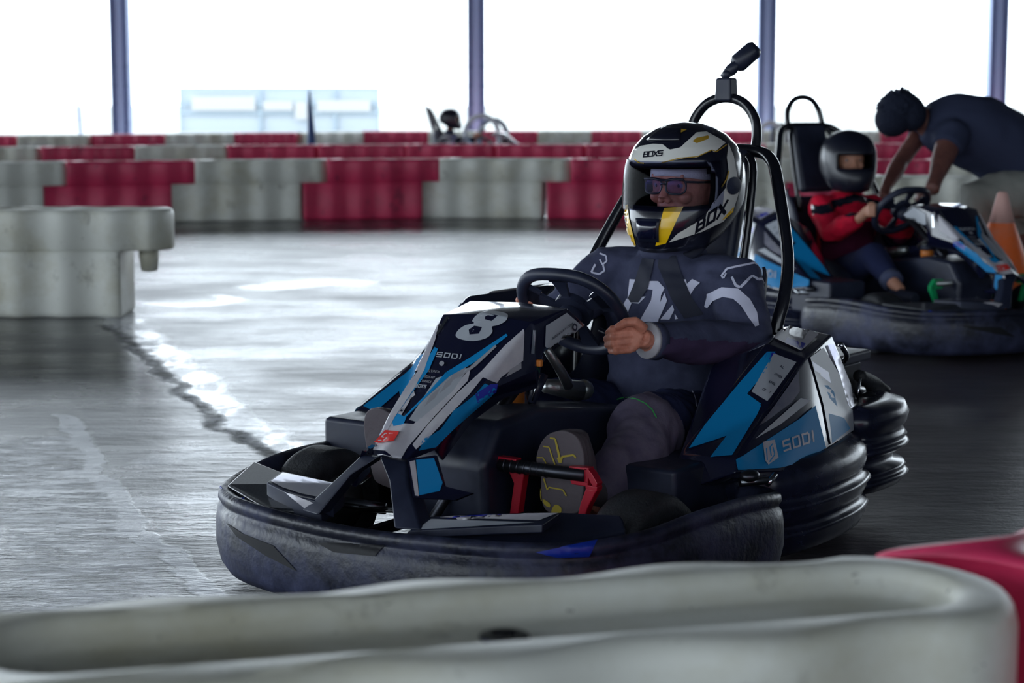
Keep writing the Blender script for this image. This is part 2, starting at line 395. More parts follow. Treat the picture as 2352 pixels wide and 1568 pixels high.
# ================================================================== the place: floor, roof, posts
def floor_mat():
    m = bpy.data.materials.new('worn_sealed_asphalt'); m.use_nodes = True; n = m.node_tree; b = n.nodes['Principled BSDF']
    N = n.nodes.new; Lk = n.links.new
    t = N('ShaderNodeTexCoord')
    def vm(op, a, c=None):
        x = N('ShaderNodeVectorMath'); x.operation = op
        for i, q in enumerate((a, c)):
            if q is None: continue
            if hasattr(q, 'links'): Lk(q, x.inputs[i])
            else: x.inputs[i].default_value = q
        return x
    def ma(op, a, c=None, cl=False):
        x = N('ShaderNodeMath'); x.operation = op; x.use_clamp = cl
        for i, q in enumerate((a, c)):
            if q is None: continue
            if hasattr(q, 'links'): Lk(q, x.inputs[i])
            else: x.inputs[i].default_value = q
        return x.outputs[0]
    def ns(sc, det=6, scale=(1, 1, 1), rough=.6, out=0, loc=(0, 0, 0)):
        mp = N('ShaderNodeMapping'); mp.inputs['Scale'].default_value = scale; mp.inputs['Location'].default_value = loc; Lk(t.outputs['Object'], mp.inputs['Vector'])
        z = N('ShaderNodeTexNoise'); z.inputs['Scale'].default_value = sc; z.inputs['Detail'].default_value = det; z.inputs['Roughness'].default_value = rough
        Lk(mp.outputs[0], z.inputs['Vector']); return z.outputs[out]
    def mr(v, a, c, lo=0, hi=1):
        x = N('ShaderNodeMapRange'); Lk(v, x.inputs[0])
        for i, q in enumerate((a, c, lo, hi)): x.inputs[i + 1].default_value = q
        return x.outputs[0]
    wob = vm('SUBTRACT', ns(3.2, 5, out=1), (.5, .5, .5)); wob = vm('SCALE', wob.outputs[0]); wob.inputs['Scale'].default_value = .22
    P = vm('MULTIPLY', vm('ADD', t.outputs['Object'], wob.outputs[0]).outputs[0], (1, 1, 0)).outputs[0]
    def seg(a, c, w, soft):
        a = V((a[0], a[1], 0)); c = V((c[0], c[1], 0)); ba = c - a
        pa = vm('SUBTRACT', P, tuple(a)).outputs[0]
        h = ma('DIVIDE', vm('DOT_PRODUCT', pa, tuple(ba)).outputs['Value'], max(1e-6, ba.dot(ba)), True)
        q = vm('SCALE', tuple(ba)); Lk(h, q.inputs['Scale'])
        d = vm('LENGTH', vm('SUBTRACT', pa, q.outputs[0]).outputs[0]).outputs['Value']
        return mr(d, w, w + soft, 1, 0)
    def poly(pts, w, soft):
        o = None
        for a, c in zip(pts, pts[1:]):
            s_ = seg(a, c, w, soft); o = s_ if o is None else ma('MAXIMUM', o, s_)
        return o
    def mixc(f, a, c):
        x = N('ShaderNodeMix'); x.data_type = 'RGBA'; Lk(f, x.inputs[0])
        for i, q in ((6, a), (7, c)):
            if hasattr(q, 'links'): Lk(q, x.inputs[i])
            else: x.inputs[i].default_value = tuple(q) + (1,)
        return x.outputs[2]
    sxz = N('ShaderNodeSeparateXYZ'); Lk(t.outputs['Object'], sxz.inputs[0])
    grit = ns(90, 3); big = ns(.9, 7, rough=.62); streak = ns(1.6, 7, scale=(.45, 1.6, 1), rough=.66, loc=(3, 1, 0))
    patchy = mr(big, .42, .62); st = mr(streak, .43, .6)
    # painted line worn to fragments, with a second line nearer the camera and a pale scraped patch left of it
    lineA = poly([(-2.02, 9.7), (-1.36, 7.75), (-.93, 6.4), (-.66, 5.85), (-.3, 5.2)], .06, .05)
    crack = poly([(-1.95, 9.2), (-1.42, 7.7), (-.99, 6.38), (-.75, 5.8)], .015, .03)
    lineB = poly([(-1.56, 6.55), (-1.43, 6.2), (-1.22, 5.55), (-.93, 4.73), (-.66, 4.1), (-.3, 3.3)], .028, .012)
    scrape = poly([(-1.5, 6.0), (-1.35, 5.45), (-1.16, 4.9), (-.98, 4.3), (-.8, 3.7)], .13, .05)
    ring = ma('MULTIPLY', seg((-1.74, 10.35), (-1.735, 10.35), .25, .04), ma('SUBTRACT', 1.0, seg((-1.8, 10.4), (-1.795, 10.4), .19, .05)))
    puddle = poly([(-1.4, 11.1), (-1.15, 11.4), (-.98, 11.35)], .12, .1)
    smear = ma('MAXIMUM', poly([(-1.1, 5.74), (-.95, 5.9)], .04, .03), poly([(-1.05, 5.1), (-.72, 5.3)], .05, .05))
    frag3 = mr(ns(5, 6, scale=(1, .6, 1), rough=.75, loc=(5, 2, 0)), .46, .54)
    frag = mr(ns(9, 5, rough=.75), .46, .53); frag2 = mr(ns(14, 6, scale=(.35, 1.6, 1), rough=.8), .42, .52)
    right = mr(ma('ADD', sxz.outputs[0], ma('MULTIPLY', sxz.outputs[1], -.07)), -.45, .35)
    base = mixc(patchy, (.026, .028, .034), (.085, .09, .10))
    base = mixc(ma('MULTIPLY', st, .55), base, (.15, .16, .175))
    base = mixc(ma('MULTIPLY', mr(grit, .5, .62), .35), base, (.02, .02, .024))
    base = mixc(ma('MULTIPLY', right, .85), base, (.058, .049, .066))
    pale = ma('MAXIMUM', ma('MULTIPLY', lineA, .85), ma('MAXIMUM', ma('MULTIPLY', lineB, .95), ma('MAXIMUM', ma('MULTIPLY', scrape, frag2), ma('MULTIPLY', smear, .6))))
    pale = ma('MULTIPLY', pale, mr(ns(12, 5, rough=.7), .3, .42))
    lineA = ma('MULTIPLY', lineA, frag3); base = mixc(pale, base, (.66, .68, .74)); base = mixc(ma('MULTIPLY', lineA, .8), base, (.62, .63, .65))
    base = mixc(ma('MULTIPLY', crack, frag), base, (.015, .018, .02))
    base = mixc(ring, base, (.4, .41, .43)); base = mixc(puddle, base, (.4, .42, .45))
    Lk(base, b.inputs['Base Color'])
    r = ma('ADD', mr(patchy, 0, 1, .27, .40), mr(st, 0, 1, 0, -.08)); r = ma('ADD', r, ma('MULTIPLY', right, .12))
    r = ma('SUBTRACT', r, ma('MULTIPLY', ma('MAXIMUM', lineA, ma('MAXIMUM', puddle, ring)), .14)); r = ma('ADD', r, ma('MULTIPLY', crack, .3))
    r = ma('SUBTRACT', r, ma('MULTIPLY', ma('MAXIMUM', puddle, ring), .06)); Lk(r, b.inputs['Roughness']); b.inputs['Specular IOR Level'].default_value = .5
    h = ma('ADD', ma('MULTIPLY', streak, 1.0), ma('ADD', ma('MULTIPLY', ns(22, 5, scale=(.6, 1.3, 1)), .22), ma('ADD', ma('MULTIPLY', grit, .05), ma('MULTIPLY', pale, .06))))
    h = ma('SUBTRACT', h, ma('MULTIPLY', ma('MULTIPLY', crack, frag), .2))
    u = N('ShaderNodeBump'); Lk(ma('SUBTRACT', .5, ma('MULTIPLY', ma('MAXIMUM', lineA, ma('MAXIMUM', puddle, ring))  , .34)), u.inputs['Strength']); u.inputs['Distance'].default_value = .03; Lk(h, u.inputs['Height']); Lk(u.outputs[0], b.inputs['Normal'])
    return m
X.floor = floor_mat()
X.roof = mat('dark_sheet_roof', '4a4d55', .8)
X.yard = mat('sunlit_concrete_yard', 'b5b5b0', .9, bump=.1, bscale=3)
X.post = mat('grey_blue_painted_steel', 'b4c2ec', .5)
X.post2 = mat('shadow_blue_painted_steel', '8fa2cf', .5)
X.pale = mat('pale_painted_metal', 'b4c4d0', .6)
X.panel = mat('pale_translucent_panel', 'd3dde6', .6)
g = G(); g.box((0, 10.5, -.1), (44, 42, .2), X.floor); tag(g.build('floor'), kind='structure')
g = G(); g.box((0, 10.5, 6.6), (44, 43, .25), X.roof)
for k in range(8): g.box((0, -8 + k * 5.4, 6.3), (44, .16, .4), X.roof)
tag(g.build('ceiling'), kind='structure')
g = G(); g.box((13.2, 2.5, 3.2), (.2, 23, 6.5), X.roof); tag(g.build('wall_right'), kind='structure')
g = G(); g.box((0, 131.5, -.16), (400, 200, .2), X.yard); g.box((-122, -50, -.16), (200, 162.9, .2), X.yard); g.box((122, -50, -.16), (200, 162.9, .2), X.yard)
o = g.build('floor_outside'); tag(o, kind='structure')

lab = ['leftmost blue-grey steel post holding up the hall roof', 'steel post behind the distant kart, near the middle of the back opening',
       'steel post directly behind the handle on top of the roll hoop', 'steel post rising behind the back of the bending man']
for i, px in enumerate((280, 1094, 1758, 2286)):
    p = aty(px, 250, 32.6); root = empty('steel_post', (p.x, 32.6, 0))
    tag(root, lab[i], 'post', 'steel roof posts'); 
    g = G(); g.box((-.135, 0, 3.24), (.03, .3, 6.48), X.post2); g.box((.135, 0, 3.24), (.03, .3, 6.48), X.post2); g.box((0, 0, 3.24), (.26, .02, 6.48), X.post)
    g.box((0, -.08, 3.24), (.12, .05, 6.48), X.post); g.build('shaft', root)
    g = G(); g.box((0, 0, .02), (.45, .45, .04), X.post2); g.build('base_plate', root)
    if i < 2:
        for z in (.66, .97, 1.27, 1.6):
            g = G(); g.box((0, -.02, z), (.31, .05, .05), X.post2); g.build('clamp', root)
root = empty('thin_mast', (atz(189, 330, 0).x * 0 + aty(188, 300, 34).x, 34, -.06)); tag(root, 'thin leaning mast with small clamps left of the leftmost steel post', 'mast')
g = G(); g.tube([(0, 0, 0), (-.155, 0, 3.4)], .03, X.post); g.build('shaft', root)
for z in (.75, 1.05, 1.35, 1.66):
    g = G(); g.box((-.0456 * z, 0, z), (.06, .05, .05), X.post); g.build('clamp', root)

# far viewing stand: pale frame with posts, rails and banners
root = empty('railed_stand', (aty(415, 300, 62).x, 62, -.06)); s_ = (aty(870, 300, 62).x - root.location.x); zt = aty(415, 203, 62).z + .06
tag(root, 'pale railed stand with hanging banners far beyond the track', 'stand')
for f in (0, .405, .65, .782, 1): G().box((f * s_, 0, zt / 2), (.09 if f in (.405, .782) else .05, .08, zt), X.pale).build('post', root)
for z, h in ((zt, .07), (zt * .66, .1), (zt * .45, .1)): G().box((s_ / 2, 0, z), (s_ + .1, .06, h), X.pale).build('rail', root)
G().box((s_ / 2, .1, zt * .5), (s_, .03, zt * .98), X.panel).build('backing_panel', root)
for a, c, z0, z1 in ((.06, .38, .5, .82), (.42, .57, .5, .72), (.58, .64, .3, .7), (.69, .96, .48, .74)):
    G().box(((a + c) / 2 * s_, -.08, (z0 + z1) / 2 * zt), ((c - a) * s_, .02, (z1 - z0) * zt), mat('white_banner', 'd8d8d8', .7)).build('banner', root)
# dark pennant: a tall thin folded spike standing behind the second barrier row
p = aty(716, 325, 24.5); root = empty('folded_flag', (p.x, 24.5, 0)); tag(root, 'tall thin dark blue folded flag tapering to a point behind the barriers', 'flag')
g = G(); zt = aty(712, 205, 24.5).z
g.tube([(0, 0, .3), (0, 0, .5), (-.01, 0, .8), (-.02, 0, 1.1), (-.025, 0, zt)], [.11, .095, .06, .03, .008], mat('navy_flag_cloth', '2c4a78', .8, bump=.5, bscale=8), 12, sq=(1, .6)); g.build('cloth', root)
G().tube([(0, 0, 0), (0, 0, .45)], .02, X.darksteel).build('pole', root)
G().lathe([(.16, 0), (.16, .03), (.03, .06)], X.darksteel).build('base', root)

# ================================================================== plastic track barriers
BH = .54
def barrier_geo(L, m, tongue=True, waves=5, amp=.017, hw=.17):
    """interlocking hollow block: lower body, upper body shifted so that its round tongue overlaps the next one"""
    g = G(); R = hw
    def wav(x, side): return side * (hw + amp * math.cos(2 * PI * waves * x / L))
    def outline(x0, x1, left, right, ins=0, flat=False):
        pts = []; n = 44; rr = R - ins
        for i in range(n + 1):
            x = x0 + (x1 - x0) * i / n; y = wav(x, -1) + ins if not flat else -(R - ins); pts.append((x, y))
        for i in range(1, 16):
            a = -PI / 2 + PI * i / 16
            pts.append((x1 + right * .75 * rr * math.cos(a), rr * math.sin(a)))
        for i in range(n + 1):
            x = x1 - (x1 - x0) * i / n; y = wav(x, 1) - ins if not flat else (R - ins); pts.append((x, y))
        for i in range(1, 16):
            a = PI / 2 + PI * i / 16
            if left > 0: pts.append((x0 + left * .75 * rr * math.cos(a), rr * math.sin(a)))
            elif left < 0: pts.append((x0 + .08 * abs(math.cos(a)) - ins * .3, .86 * rr * math.sin(a)))
            else: pts.append((x0, rr * math.sin(a)))
        return pts
    up0, up1 = .20, L + .101
    zs = BH * .62
    # lower body: square-ish ends
    lo0, lo1 = .0, L - .2
    rows = []
    for z, ins in ((0, .02), (.012, .004), (.03, 0), (zs - .012, 0), (zs, .008)):
        rows.append([(x, y, z) for x, y in outline(lo0 + ins * .5 + .002, lo1 - ins * .5 - .002, 0, 0, ins)])
    g.grid(rows, m, closed=True, caps=True)
    # upper body with moulded groove
    rows = []
    def row(ins, z, flat=False): return [(x, y, z) for x, y in outline(up0, L - .089, -1, 1, ins, flat)]
    rows += [row(.008, zs), row(0, zs + .01), row(0, BH - .03), row(.004, BH - .014), row(.012, BH - .004), row(.026, BH)]
    def groove(k, z):
        out = []
        for x, y in outline(.40, L - .089, 1, 1, k + .045, True): out.append((x, y, z))
        return out
    for k, z in ((.012, BH + .001), (.022, BH - .002), (.03, BH - .012), (.037, BH - .03), (.05, BH - .036)): rows.append(groove(k, z))
    g.grid(rows, m, closed=True, caps=True)
    if tongue:  # locking peg under the tongue
        g.lathe([(.055, zs + .02), (.05, zs - .05), (.042, zs - .11), (.03, zs - .115)], m, c=(L - .09, 0, 0), seg=20)
    return g
WHITE = barrier_geo(1.2, X.bw, False).build('track_barrier'); RED = barrier_geo(1.2, X.br, False).build('track_barrier')
WPEG = barrier_geo(1.2, X.bw, True).build('track_barrier')
used = {}
def barrier(p0, p1, col, label, group=None, length=1.0):
    """p0,p1 = upper-body ends in plan; the block lies between them"""
    src = {'W': WHITE, 'R': RED, 'P': WPEG}[col]
    if col in used: o = src.copy(); COL.objects.link(o)
    else: o = src; used[col] = 1
    d = V(p1[:2]) - V(p0[:2]); a = math.atan2(d.y, d.x); pitch = 1.2 - .2
    k = d.length / pitch
    o.rotation_euler = (0, 0, a); o.scale = (k, 1, 1)
    u = d.normalized(); o.location = (p0[0] - u.x * .2 * k, p0[1] - u.y * .2 * k, 0)
    tag(o, label, 'barrier', group); return o
def row_at(px, topy): p = atz(px, topy, BH); return (p.x, p.y)
# row 1: across the far side of the track
GB = 'red and white barriers along the far side of the track'
R1 = [(-150, 374, 'R'), (148, 370, 'R'), (445, 367, 'W'), (745, 365, 'R'), (1015, 363, 'W'), (1310, 364, 'R'), (1585, 364, 'W'), (1860, 365, 'R'), (2135, 366, 'W'), (2410, 367, 'R'), (2680, 368, 'W')]
R1[0] = (-150, 374, 'W')
L1 = ['white barrier behind the pegged white block, front row, touching the first red one', 'red barrier in the front row seen over the pegged white block',
 'white barrier in the front row, below and left of the folded flag', 'red barrier in the front row below the folded flag and distant kart',
 'white barrier in the front row below the distant driver and kart', 'red barrier in the front row directly left of the yellow and white helmet',
 'white barrier seen between roll hoop bars of the number 8 kart', 'red barrier behind the black helmeted child', 'white barrier behind the arms of the bending man', 'red barrier beyond the right of the bending man']
for i in range(len(R1) - 1):
    barrier(row_at(*R1[i][:2]), row_at(*R1[i + 1][:2]), R1[i][2], L1[i], GB)
# row 2
GB2 = 'second row of barriers behind the first'
R2 = [(-125, 338, 'W'), (90, 337, 'R'), (303, 335, 'W'), (520, 333, 'R'), (728, 332, 'R'), (935, 331, 'R'), (1140, 331, 'R'), (1345, 331, 'R'), (1550, 331, 'R'), (1750, 330, 'W'), (1950, 329, 'R'), (2140, 329, 'W'), (2340, 329, 'R'), (2530, 329, 'R')]
L2 = ['white barrier at the left edge of the second row', 'red barrier in the second row above the pegged white block', 'white barrier in the second row between two red ones, left of the flag',
 'bright red barrier in the second row just left of the folded flag', 'dull red barrier in the second row at the foot of the folded flag', 'red barrier in the second row below the white-nosed distant kart front',
 'red barrier in the second row right of the distant kart', 'red barrier in the second row left of the yellow helmet', 'red barrier in the second row behind the yellow helmet', 'white barrier of the second row seen through the roll hoop bars',
 'red barrier of the second row between the child and the bending man', 'white barrier of the second row under the chest of the bending man', 'red barrier of the second row behind the bending man']
for i in range(len(R2) - 1): barrier(row_at(*R2[i][:2]), row_at(*R2[i + 1][:2]), R2[i][2], L2[i], GB2)
# row 3, farthest
GB3 = 'farthest row of barriers by the roof posts'
R3 = [(-130, 310, 'R'), (37, 310, 'W'), (203, 309, 'R'), (370, 307, 'W'), (533, 305, 'R'), (677, 304, 'W'), (828, 301, 'R'), (985, 301, 'W'), (1095, 301, 'R'), (1230, 300.5, 'W'), (1358, 300, 'R'), (1472, 300, 'W'), (1612, 300, 'R'), (1730, 300, 'W'), (1850, 300, 'W'), (1950, 300, 'W'), (2020, 300, 'R'), (2130, 300, 'W'), (2240, 300, 'R'), (2360, 300, 'W')]
L3 = ['red', 'white', 'red', 'white', 'red', 'white', 'red', 'white', 'red', 'white', 'red', 'white', 'red', 'white', 'white', 'white', 'red', 'white', 'red']
W3 = ['at the left end of the farthest row', 'below the thin leaning mast, farthest row', 'at the foot of the leftmost steel post, farthest row', 'below the left end of the railed stand, farthest row', 'below the middle of the railed stand, farthest row, left of the flag',
 'just right of the folded flag, farthest row', 'left of the distant driver, farthest row', 'behind the distant driver, farthest row', 'at the foot of the second steel post, farthest row', 'right of the distant kart, farthest row',
 'farthest row, a gap left of the yellow helmet', 'above the yellow helmet left side, farthest row', 'seen through the upper roll hoop, farthest row', 'right of the roll hoop, farthest row', 'behind the seat back of the second kart, farthest row', 'over the black child helmet, farthest row',
 'under the chin of the bending man, farthest row', 'under the chest of the bending man, farthest row', 'behind the back of the bending man, farthest row']
for i in range(len(R3) - 1): barrier(row_at(*R3[i][:2]), row_at(*R3[i + 1][:2]), R3[i][2], L3[i] + ' barrier ' + W3[i], GB3)
# nearer white row at the right, behind the bending man and second kart
Q = [(1985, 402), (2260, 404), (2550, 406)]
for i, l in enumerate(('white barrier low behind the hands of the bending man', 'white barrier behind the legs of the bending man')):
    barrier(row_at(*Q[i]), row_at(*Q[i + 1]), 'W', l, 'white barriers behind the second kart')
# the lone white end blocks at left
pe = atz(397, 482, BH); pe2 = atz(-40, 482, BH)
d = V((pe.x - pe2.x, 0)); a = (pe.x - 1.0, pe.y + .165)
barrier((pe.x - 1.065, pe.y + .165), (pe.x - .065, pe.y + .165), 'P', 'stained white end barrier with a peg hanging under its tongue, at left', 'white barriers at the left')
# near barriers in front of the camera
UB = V((.9665, .2566)); P0 = V((-.57, 2.072)); NB = V((.2566, -.9665))
e1 = P0 + UB * 1.17 + NB * .172
NW = barrier_geo(1.2, X.bw, False).build('track_barrier'); NW.location = 0, 0, 0
for v in NW.data.vertices: v.co.y *= 1.0
used['N'] = 1
def place(o, e1, ang, k=1.0):
    u = V((math.cos(ang), math.sin(ang))); p = e1 - u * 1.265 * k; o.location = (p.x, p.y, 0); o.rotation_euler = (0, 0, ang); o.scale = (k, 1, 1)
place(NW, e1, math.atan2(UB.y, UB.x), 1.27)
tag(NW, 'white barrier nearest the camera with a long moulded groove and a black plug', 'barrier')
g = G(); pc = atz(1158, 1467, .505)
g.lathe([(.001, .0), (.026, .0), (.029, .003), (.027, .006), (.016, .007), (.012, .003), (.001, .003)], X.darksteel, c=(pc.x, pc.y, .5045), seg=28)
g.lathe([(.0005, .002), (.008, .002), (.009, .006), (.0005, .0065)], X.recess, c=(pc.x, pc.y, .5045), seg=16)
pl = g.build('plug'); pl.parent = NW; bpy.context.view_layer.update(); pl.matrix_parent_inverse = NW.matrix_world.inverted()
NR = RED.copy(); COL.objects.link(NR); a = math.radians(34); u = V((math.cos(a), math.sin(a)))
c_ = e1 - UB * .06; NR.scale = (1.17, 1, 1); NR.location = (c_.x - u.x * .2 * 1.17, c_.y - u.y * .2 * 1.17, 0); NR.rotation_euler = (0, 0, a)
tag(NR, 'shiny red barrier joined to the round end of the nearest white barrier', 'barrier')
# ================================================================== go-kart (local frame: x forward, y to the driver's left, z up; origin under the front axle)
KO = V((-.0845, 4.276, 0)); KF = V((-.5835, -.812, 0)).normalized(); KL = V((-KF.y * -1 * -1, KF.x, 0))
KL = V((-KF.y, KF.x, 0)); KRZ = math.atan2(KF.y, KF.x)
def K(px, py, a=None, b=None, z=None, fr=None):
    O_, F_, L_ = fr or (KO, KF, KL)
    r = ray(px, py); c = CO - O_; o = V((c.dot(F_), c.dot(L_), c.z)); d = V((r.dot(F_), r.dot(L_), r.z))
    t = (a - o.x) / d.x if a is not None else (b - o.y) / d.y if b is not None else (z - o.z) / d.z
    return o + d * t
kart = empty('go_kart', KO, KRZ)
tag(kart, 'blue, white and black rental go-kart with number 8 on its nose, driven by the adult', 'go-kart')
def spl(pts, n=6):
    P = [V(p) for p in pts]; out = []
    for i in range(len(P) - 1):
        p0, p1, p2, p3 = P[max(0, i - 1)], P[i], P[i + 1], P[min(len(P) - 1, i + 2)]
        for k in range(n):
            t = k / n; out.append(.5 * ((2 * p1) + (-p0 + p2) * t + (2 * p0 - 5 * p1 + 4 * p2 - p3) * t * t + (-p0 + 3 * p1 - 3 * p2 + p3) * t ** 3))
    return out + [P[-1]]
def sweep(g, path, sec, m, sec2=None, smooth=True):
    """path: plan points (x,y,zscale,zoff); sec: (outward, z) closed loop"""
    rows = []; n = len(path); m_ = n // 2
    d = V(path[m_ + 1][:2]) - V(path[m_ - 1][:2]); flip = -1 if V((d.y, -d.x)).dot(V(path[m_][:2]) - V((-.4, 0))) < 0 else 1
    for i in range(n):
        p = V(path[i][:2]); d = V(path[min(n - 1, i + 1)][:2]) - V(path[max(0, i - 1)][:2]); d = d.normalized(); nr = V((d.y, -d.x)) * flip
        zs = path[i][2] if len(path[i]) > 2 else 1; zo = path[i][3] if len(path[i]) > 3 else 0
        rows.append([(p.x + nr.x * o, p.y + nr.y * o, z * zs + zo) for o, z in sec])
    return g.grid(rows, m, closed=True, caps=True, smooth=smooth)
def mirror_path(h): return [(p[0], -p[1]) + tuple(p[2:]) for p in h[:0:-1]] + list(h)
def fold(h, n=5):
    w = max(len(p) for p in h); h = [tuple(p) + (1, 0)[len(p) - 2:] for p in h]
    a = spl([V((p[0], p[1], p[2])) for p in h], n); b = spl([V((p[3], 0, 0)) for p in h], n)
    return [(p.x, p.y, p.z, q.x) for p, q in zip(a, b)]

# ---- front bumper: wraps from one front wheel round the nose to the other
half = [(.452, 0, .97), (.45, .12, .98), (.432, .27), (.385, .40), (.30, .50), (.16, .565, 1.03), (0, .59, 1.09), (-.18, .598, 1.09), (-.30, .598, 1.04), (-.365, .58), (-.395, .535), (-.40, .47)]
pth = [(p.x, p.y, p.z, q) for (p, q) in [(V((a, b, z)), 0) for a, b, z, _ in [(x[0], x[1], x[2], 0) for x in fold(half)]]]
pth = mirror_path(pth)[::-1]
SEC = [(-.05, .035), (-.012, .03), (.004, .055), (.014, .10), (.013, .15), (.009, .176), (.001, .184), (.002, .19), (.008, .198), (.006, .212), (-.006, .219), (-.022, .214), (-.034, .188), (-.06, .18), (-.11, .178), (-.12, .15), (-.12, .06)]
g = G(); sweep(g, pth, SEC, X.bumper)
fb = g.build('front_bumper', kart)
def cut(o, gs):
    c = gs.build('cutter'); q = o.modifiers.new('b', 'BOOLEAN'); q.operation = 'DIFFERENCE'; q.object = c; q.solver = 'EXACT'
    bake(o); me = c.data; bpy.data.objects.remove(c); bpy.data.meshes.remove(me)
def pxprism(pxs, m, a=None, b=None, z=None, d=(-.03, 0, 0), back=.01):
    pts = [K(x, y, a=a, b=b, z=z) - V(d) * back / .03 for x, y in pxs]; g = G(); g.prism(pts, d, m); return g
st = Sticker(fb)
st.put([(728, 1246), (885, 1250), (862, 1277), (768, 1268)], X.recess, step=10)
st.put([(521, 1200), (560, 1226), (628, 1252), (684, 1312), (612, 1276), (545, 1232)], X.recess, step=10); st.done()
# upper decks beside the nose
g = G()
def slab(px, zz, th, m):
    pts = [K(x, y, z=z_) for (x, y), z_ in zip(px, zz)]; g.prism(pts, (0, 0, -th), m)
slab([(522, 1112), (583, 1057), (655, 1086), (618, 1112), (672, 1150), (700, 1172), (612, 1166)], [.222, .238, .238, .238, .222, .212, .212], .05, X.carbon)
dk = g.build('bumper_deck', kart, bevel=.006)
g = G(); slab([(612, 1107), (648, 1081), (792, 1112), (770, 1130), (738, 1152), (680, 1140)], [.25, .252, .25, .246, .24, .243], .05, X.black)
g.prism([K(612, 1108, z=.248), K(738, 1153, z=.238), K(740, 1180, z=.21), K(718, 1178, z=.207), K(650, 1140, z=.225)], (-.02, .02, -.01), X.black)
o = g.build('deck_cap', kart, bevel=.004); st = Sticker(o)
st.put([(622, 1106), (650, 1086), (778, 1113), (738, 1144), (690, 1134), (648, 1120)], X.holo)
st.put([(655, 1130), (728, 1157), (728, 1180), (700, 1166)], X.white); st.done()
g = G(); slab([(930, 1222), (985, 1183), (1100, 1178), (1285, 1178), (1425, 1181), (1432, 1192), (1438, 1215), (1240, 1262), (1000, 1232)], [.205, .232, .235, .24, .236, .23, .215, .20, .20], .07, X.black)
o = g.build('bumper_deck', kart, bevel=.006)
g = G(); slab([(938, 1218), (990, 1186), (1286, 1177), (1246, 1204), (1150, 1207)], [.214, .236, .252, .245, .232], .018, X.black)
o = g.build('deck_cap', kart, bevel=.003); st = Sticker(o)
st.put([(958, 1217), (990, 1193), (1228, 1201), (1150, 1206)], X.lgrey)
st.put([(1075, 1183), (1160, 1181), (1282, 1179), (1238, 1196), (1010, 1189)], X.white)
st.put([(1020, 1186), (1080, 1178), (1160, 1178), (1120, 1187)], X.dblue); st.done()
st = Sticker(fb); st.put([(1230, 1268), (1372, 1240), (1352, 1278), (1280, 1279)], X.tape); st.done()
# blue tape flap standing up at the far corner of the bumper
g = G(); rows = []
for i in range(9):
    t = i / 8; p = K(505 + 55 * t, 1128 + 26 * t + 8 * math.sin(t * 3), a=.33 + .05 * t)
    rows.append([p + V((0, 0, .012)), p + V((-.006, -.004, 0)), p + V((.003, 0, -.012 - .012 * t))])
g.grid(rows, X.tape, smooth=True); g.build('tape_flap', fb, solid=.0015)

# ---- nose fairing
def KK(px, py, b): return K(px, py, b=b)
Cc = [V((-.18, 0, .626)), V((-.036, 0, .612)), V((.093, 0, .499)), V((.226, 0, .412)), V((.328, 0, .345))]
Rr = [KK(1305, 708, .139), KK(1219, 739, .124), KK(1120, 868, .10), KK(1012, 972, .072), KK(930, 1058, .048)]
Oo = [KK(1345, 747, .135), KK(1230, 850, .135), KK(1143, 888, .112), KK(1068, 948, .088), KK(1000, 1034, .065)]
T1 = KK(1229, 748, .13)
g = G()
def mz(p): return V((p[0], -p[1], p[2]))
for sgn in (1, -1):
    q = (lambda p: p) if sgn > 0 else mz
    vs = [q(p) for p in Cc + Rr + Oo + [T1, Oo[1] + V((-.05, -.03, -.05)), Oo[2] + V((-.05, -.02, -.035)), Oo[3] + V((-.05, -.02, -.03)), Oo[4] + V((-.04, -.01, -.03)), KK(1250, 808, .135), V((-.10, .08, .50))]]
    C, R, O = range(0, 5), range(5, 10), range(10, 15); t1, u1, u2, u3, u4, sb, inn = 15, 16, 17, 18, 19, 20, 21
    fs = [(C[0], C[1], R[1], R[0]), (C[1], C[2], R[2], R[1]), (C[2], C[3], R[3], R[2]), (C[3], C[4], R[4], R[3]),
          (R[1], R[2], O[2], O[1], t1), (R[2], R[3], O[3], O[2]), (R[3], R[4], O[4], O[3]),
          (R[0], R[1], t1, sb, O[0]), (t1, O[1], sb), (O[1], O[2], u2, u1), (O[2], O[3], u3, u2), (O[3], O[4], u4, u3), (sb, O[1], u1)]
    g.add(vs, fs, X.gloss, False)
fr = g.build('nose_fairing', kart)
bm = bmesh.new(); bm.from_mesh(fr.data); bmesh.ops.remove_doubles(bm, verts=bm.verts[:], dist=.0005); bmesh.ops.triangulate(bm, faces=bm.faces[:]); bmesh.ops.recalc_face_normals(bm, faces=bm.faces[:]); bm.to_mesh(fr.data); bm.free()
q = fr.modifiers.new('s', 'SOLIDIFY'); q.thickness = .008; q.offset = -1
q = fr.modifiers.new('b', 'BEVEL'); q.width = .004; q.segments = 3; q.angle_limit = math.radians(16); q.limit_method = 'ANGLE'
bake(fr)
for p in fr.data.polygons: p.use_smooth = True
fr.data.set_sharp_from_angle(angle=math.radians(20))
st = Sticker(fr); st.step = 7
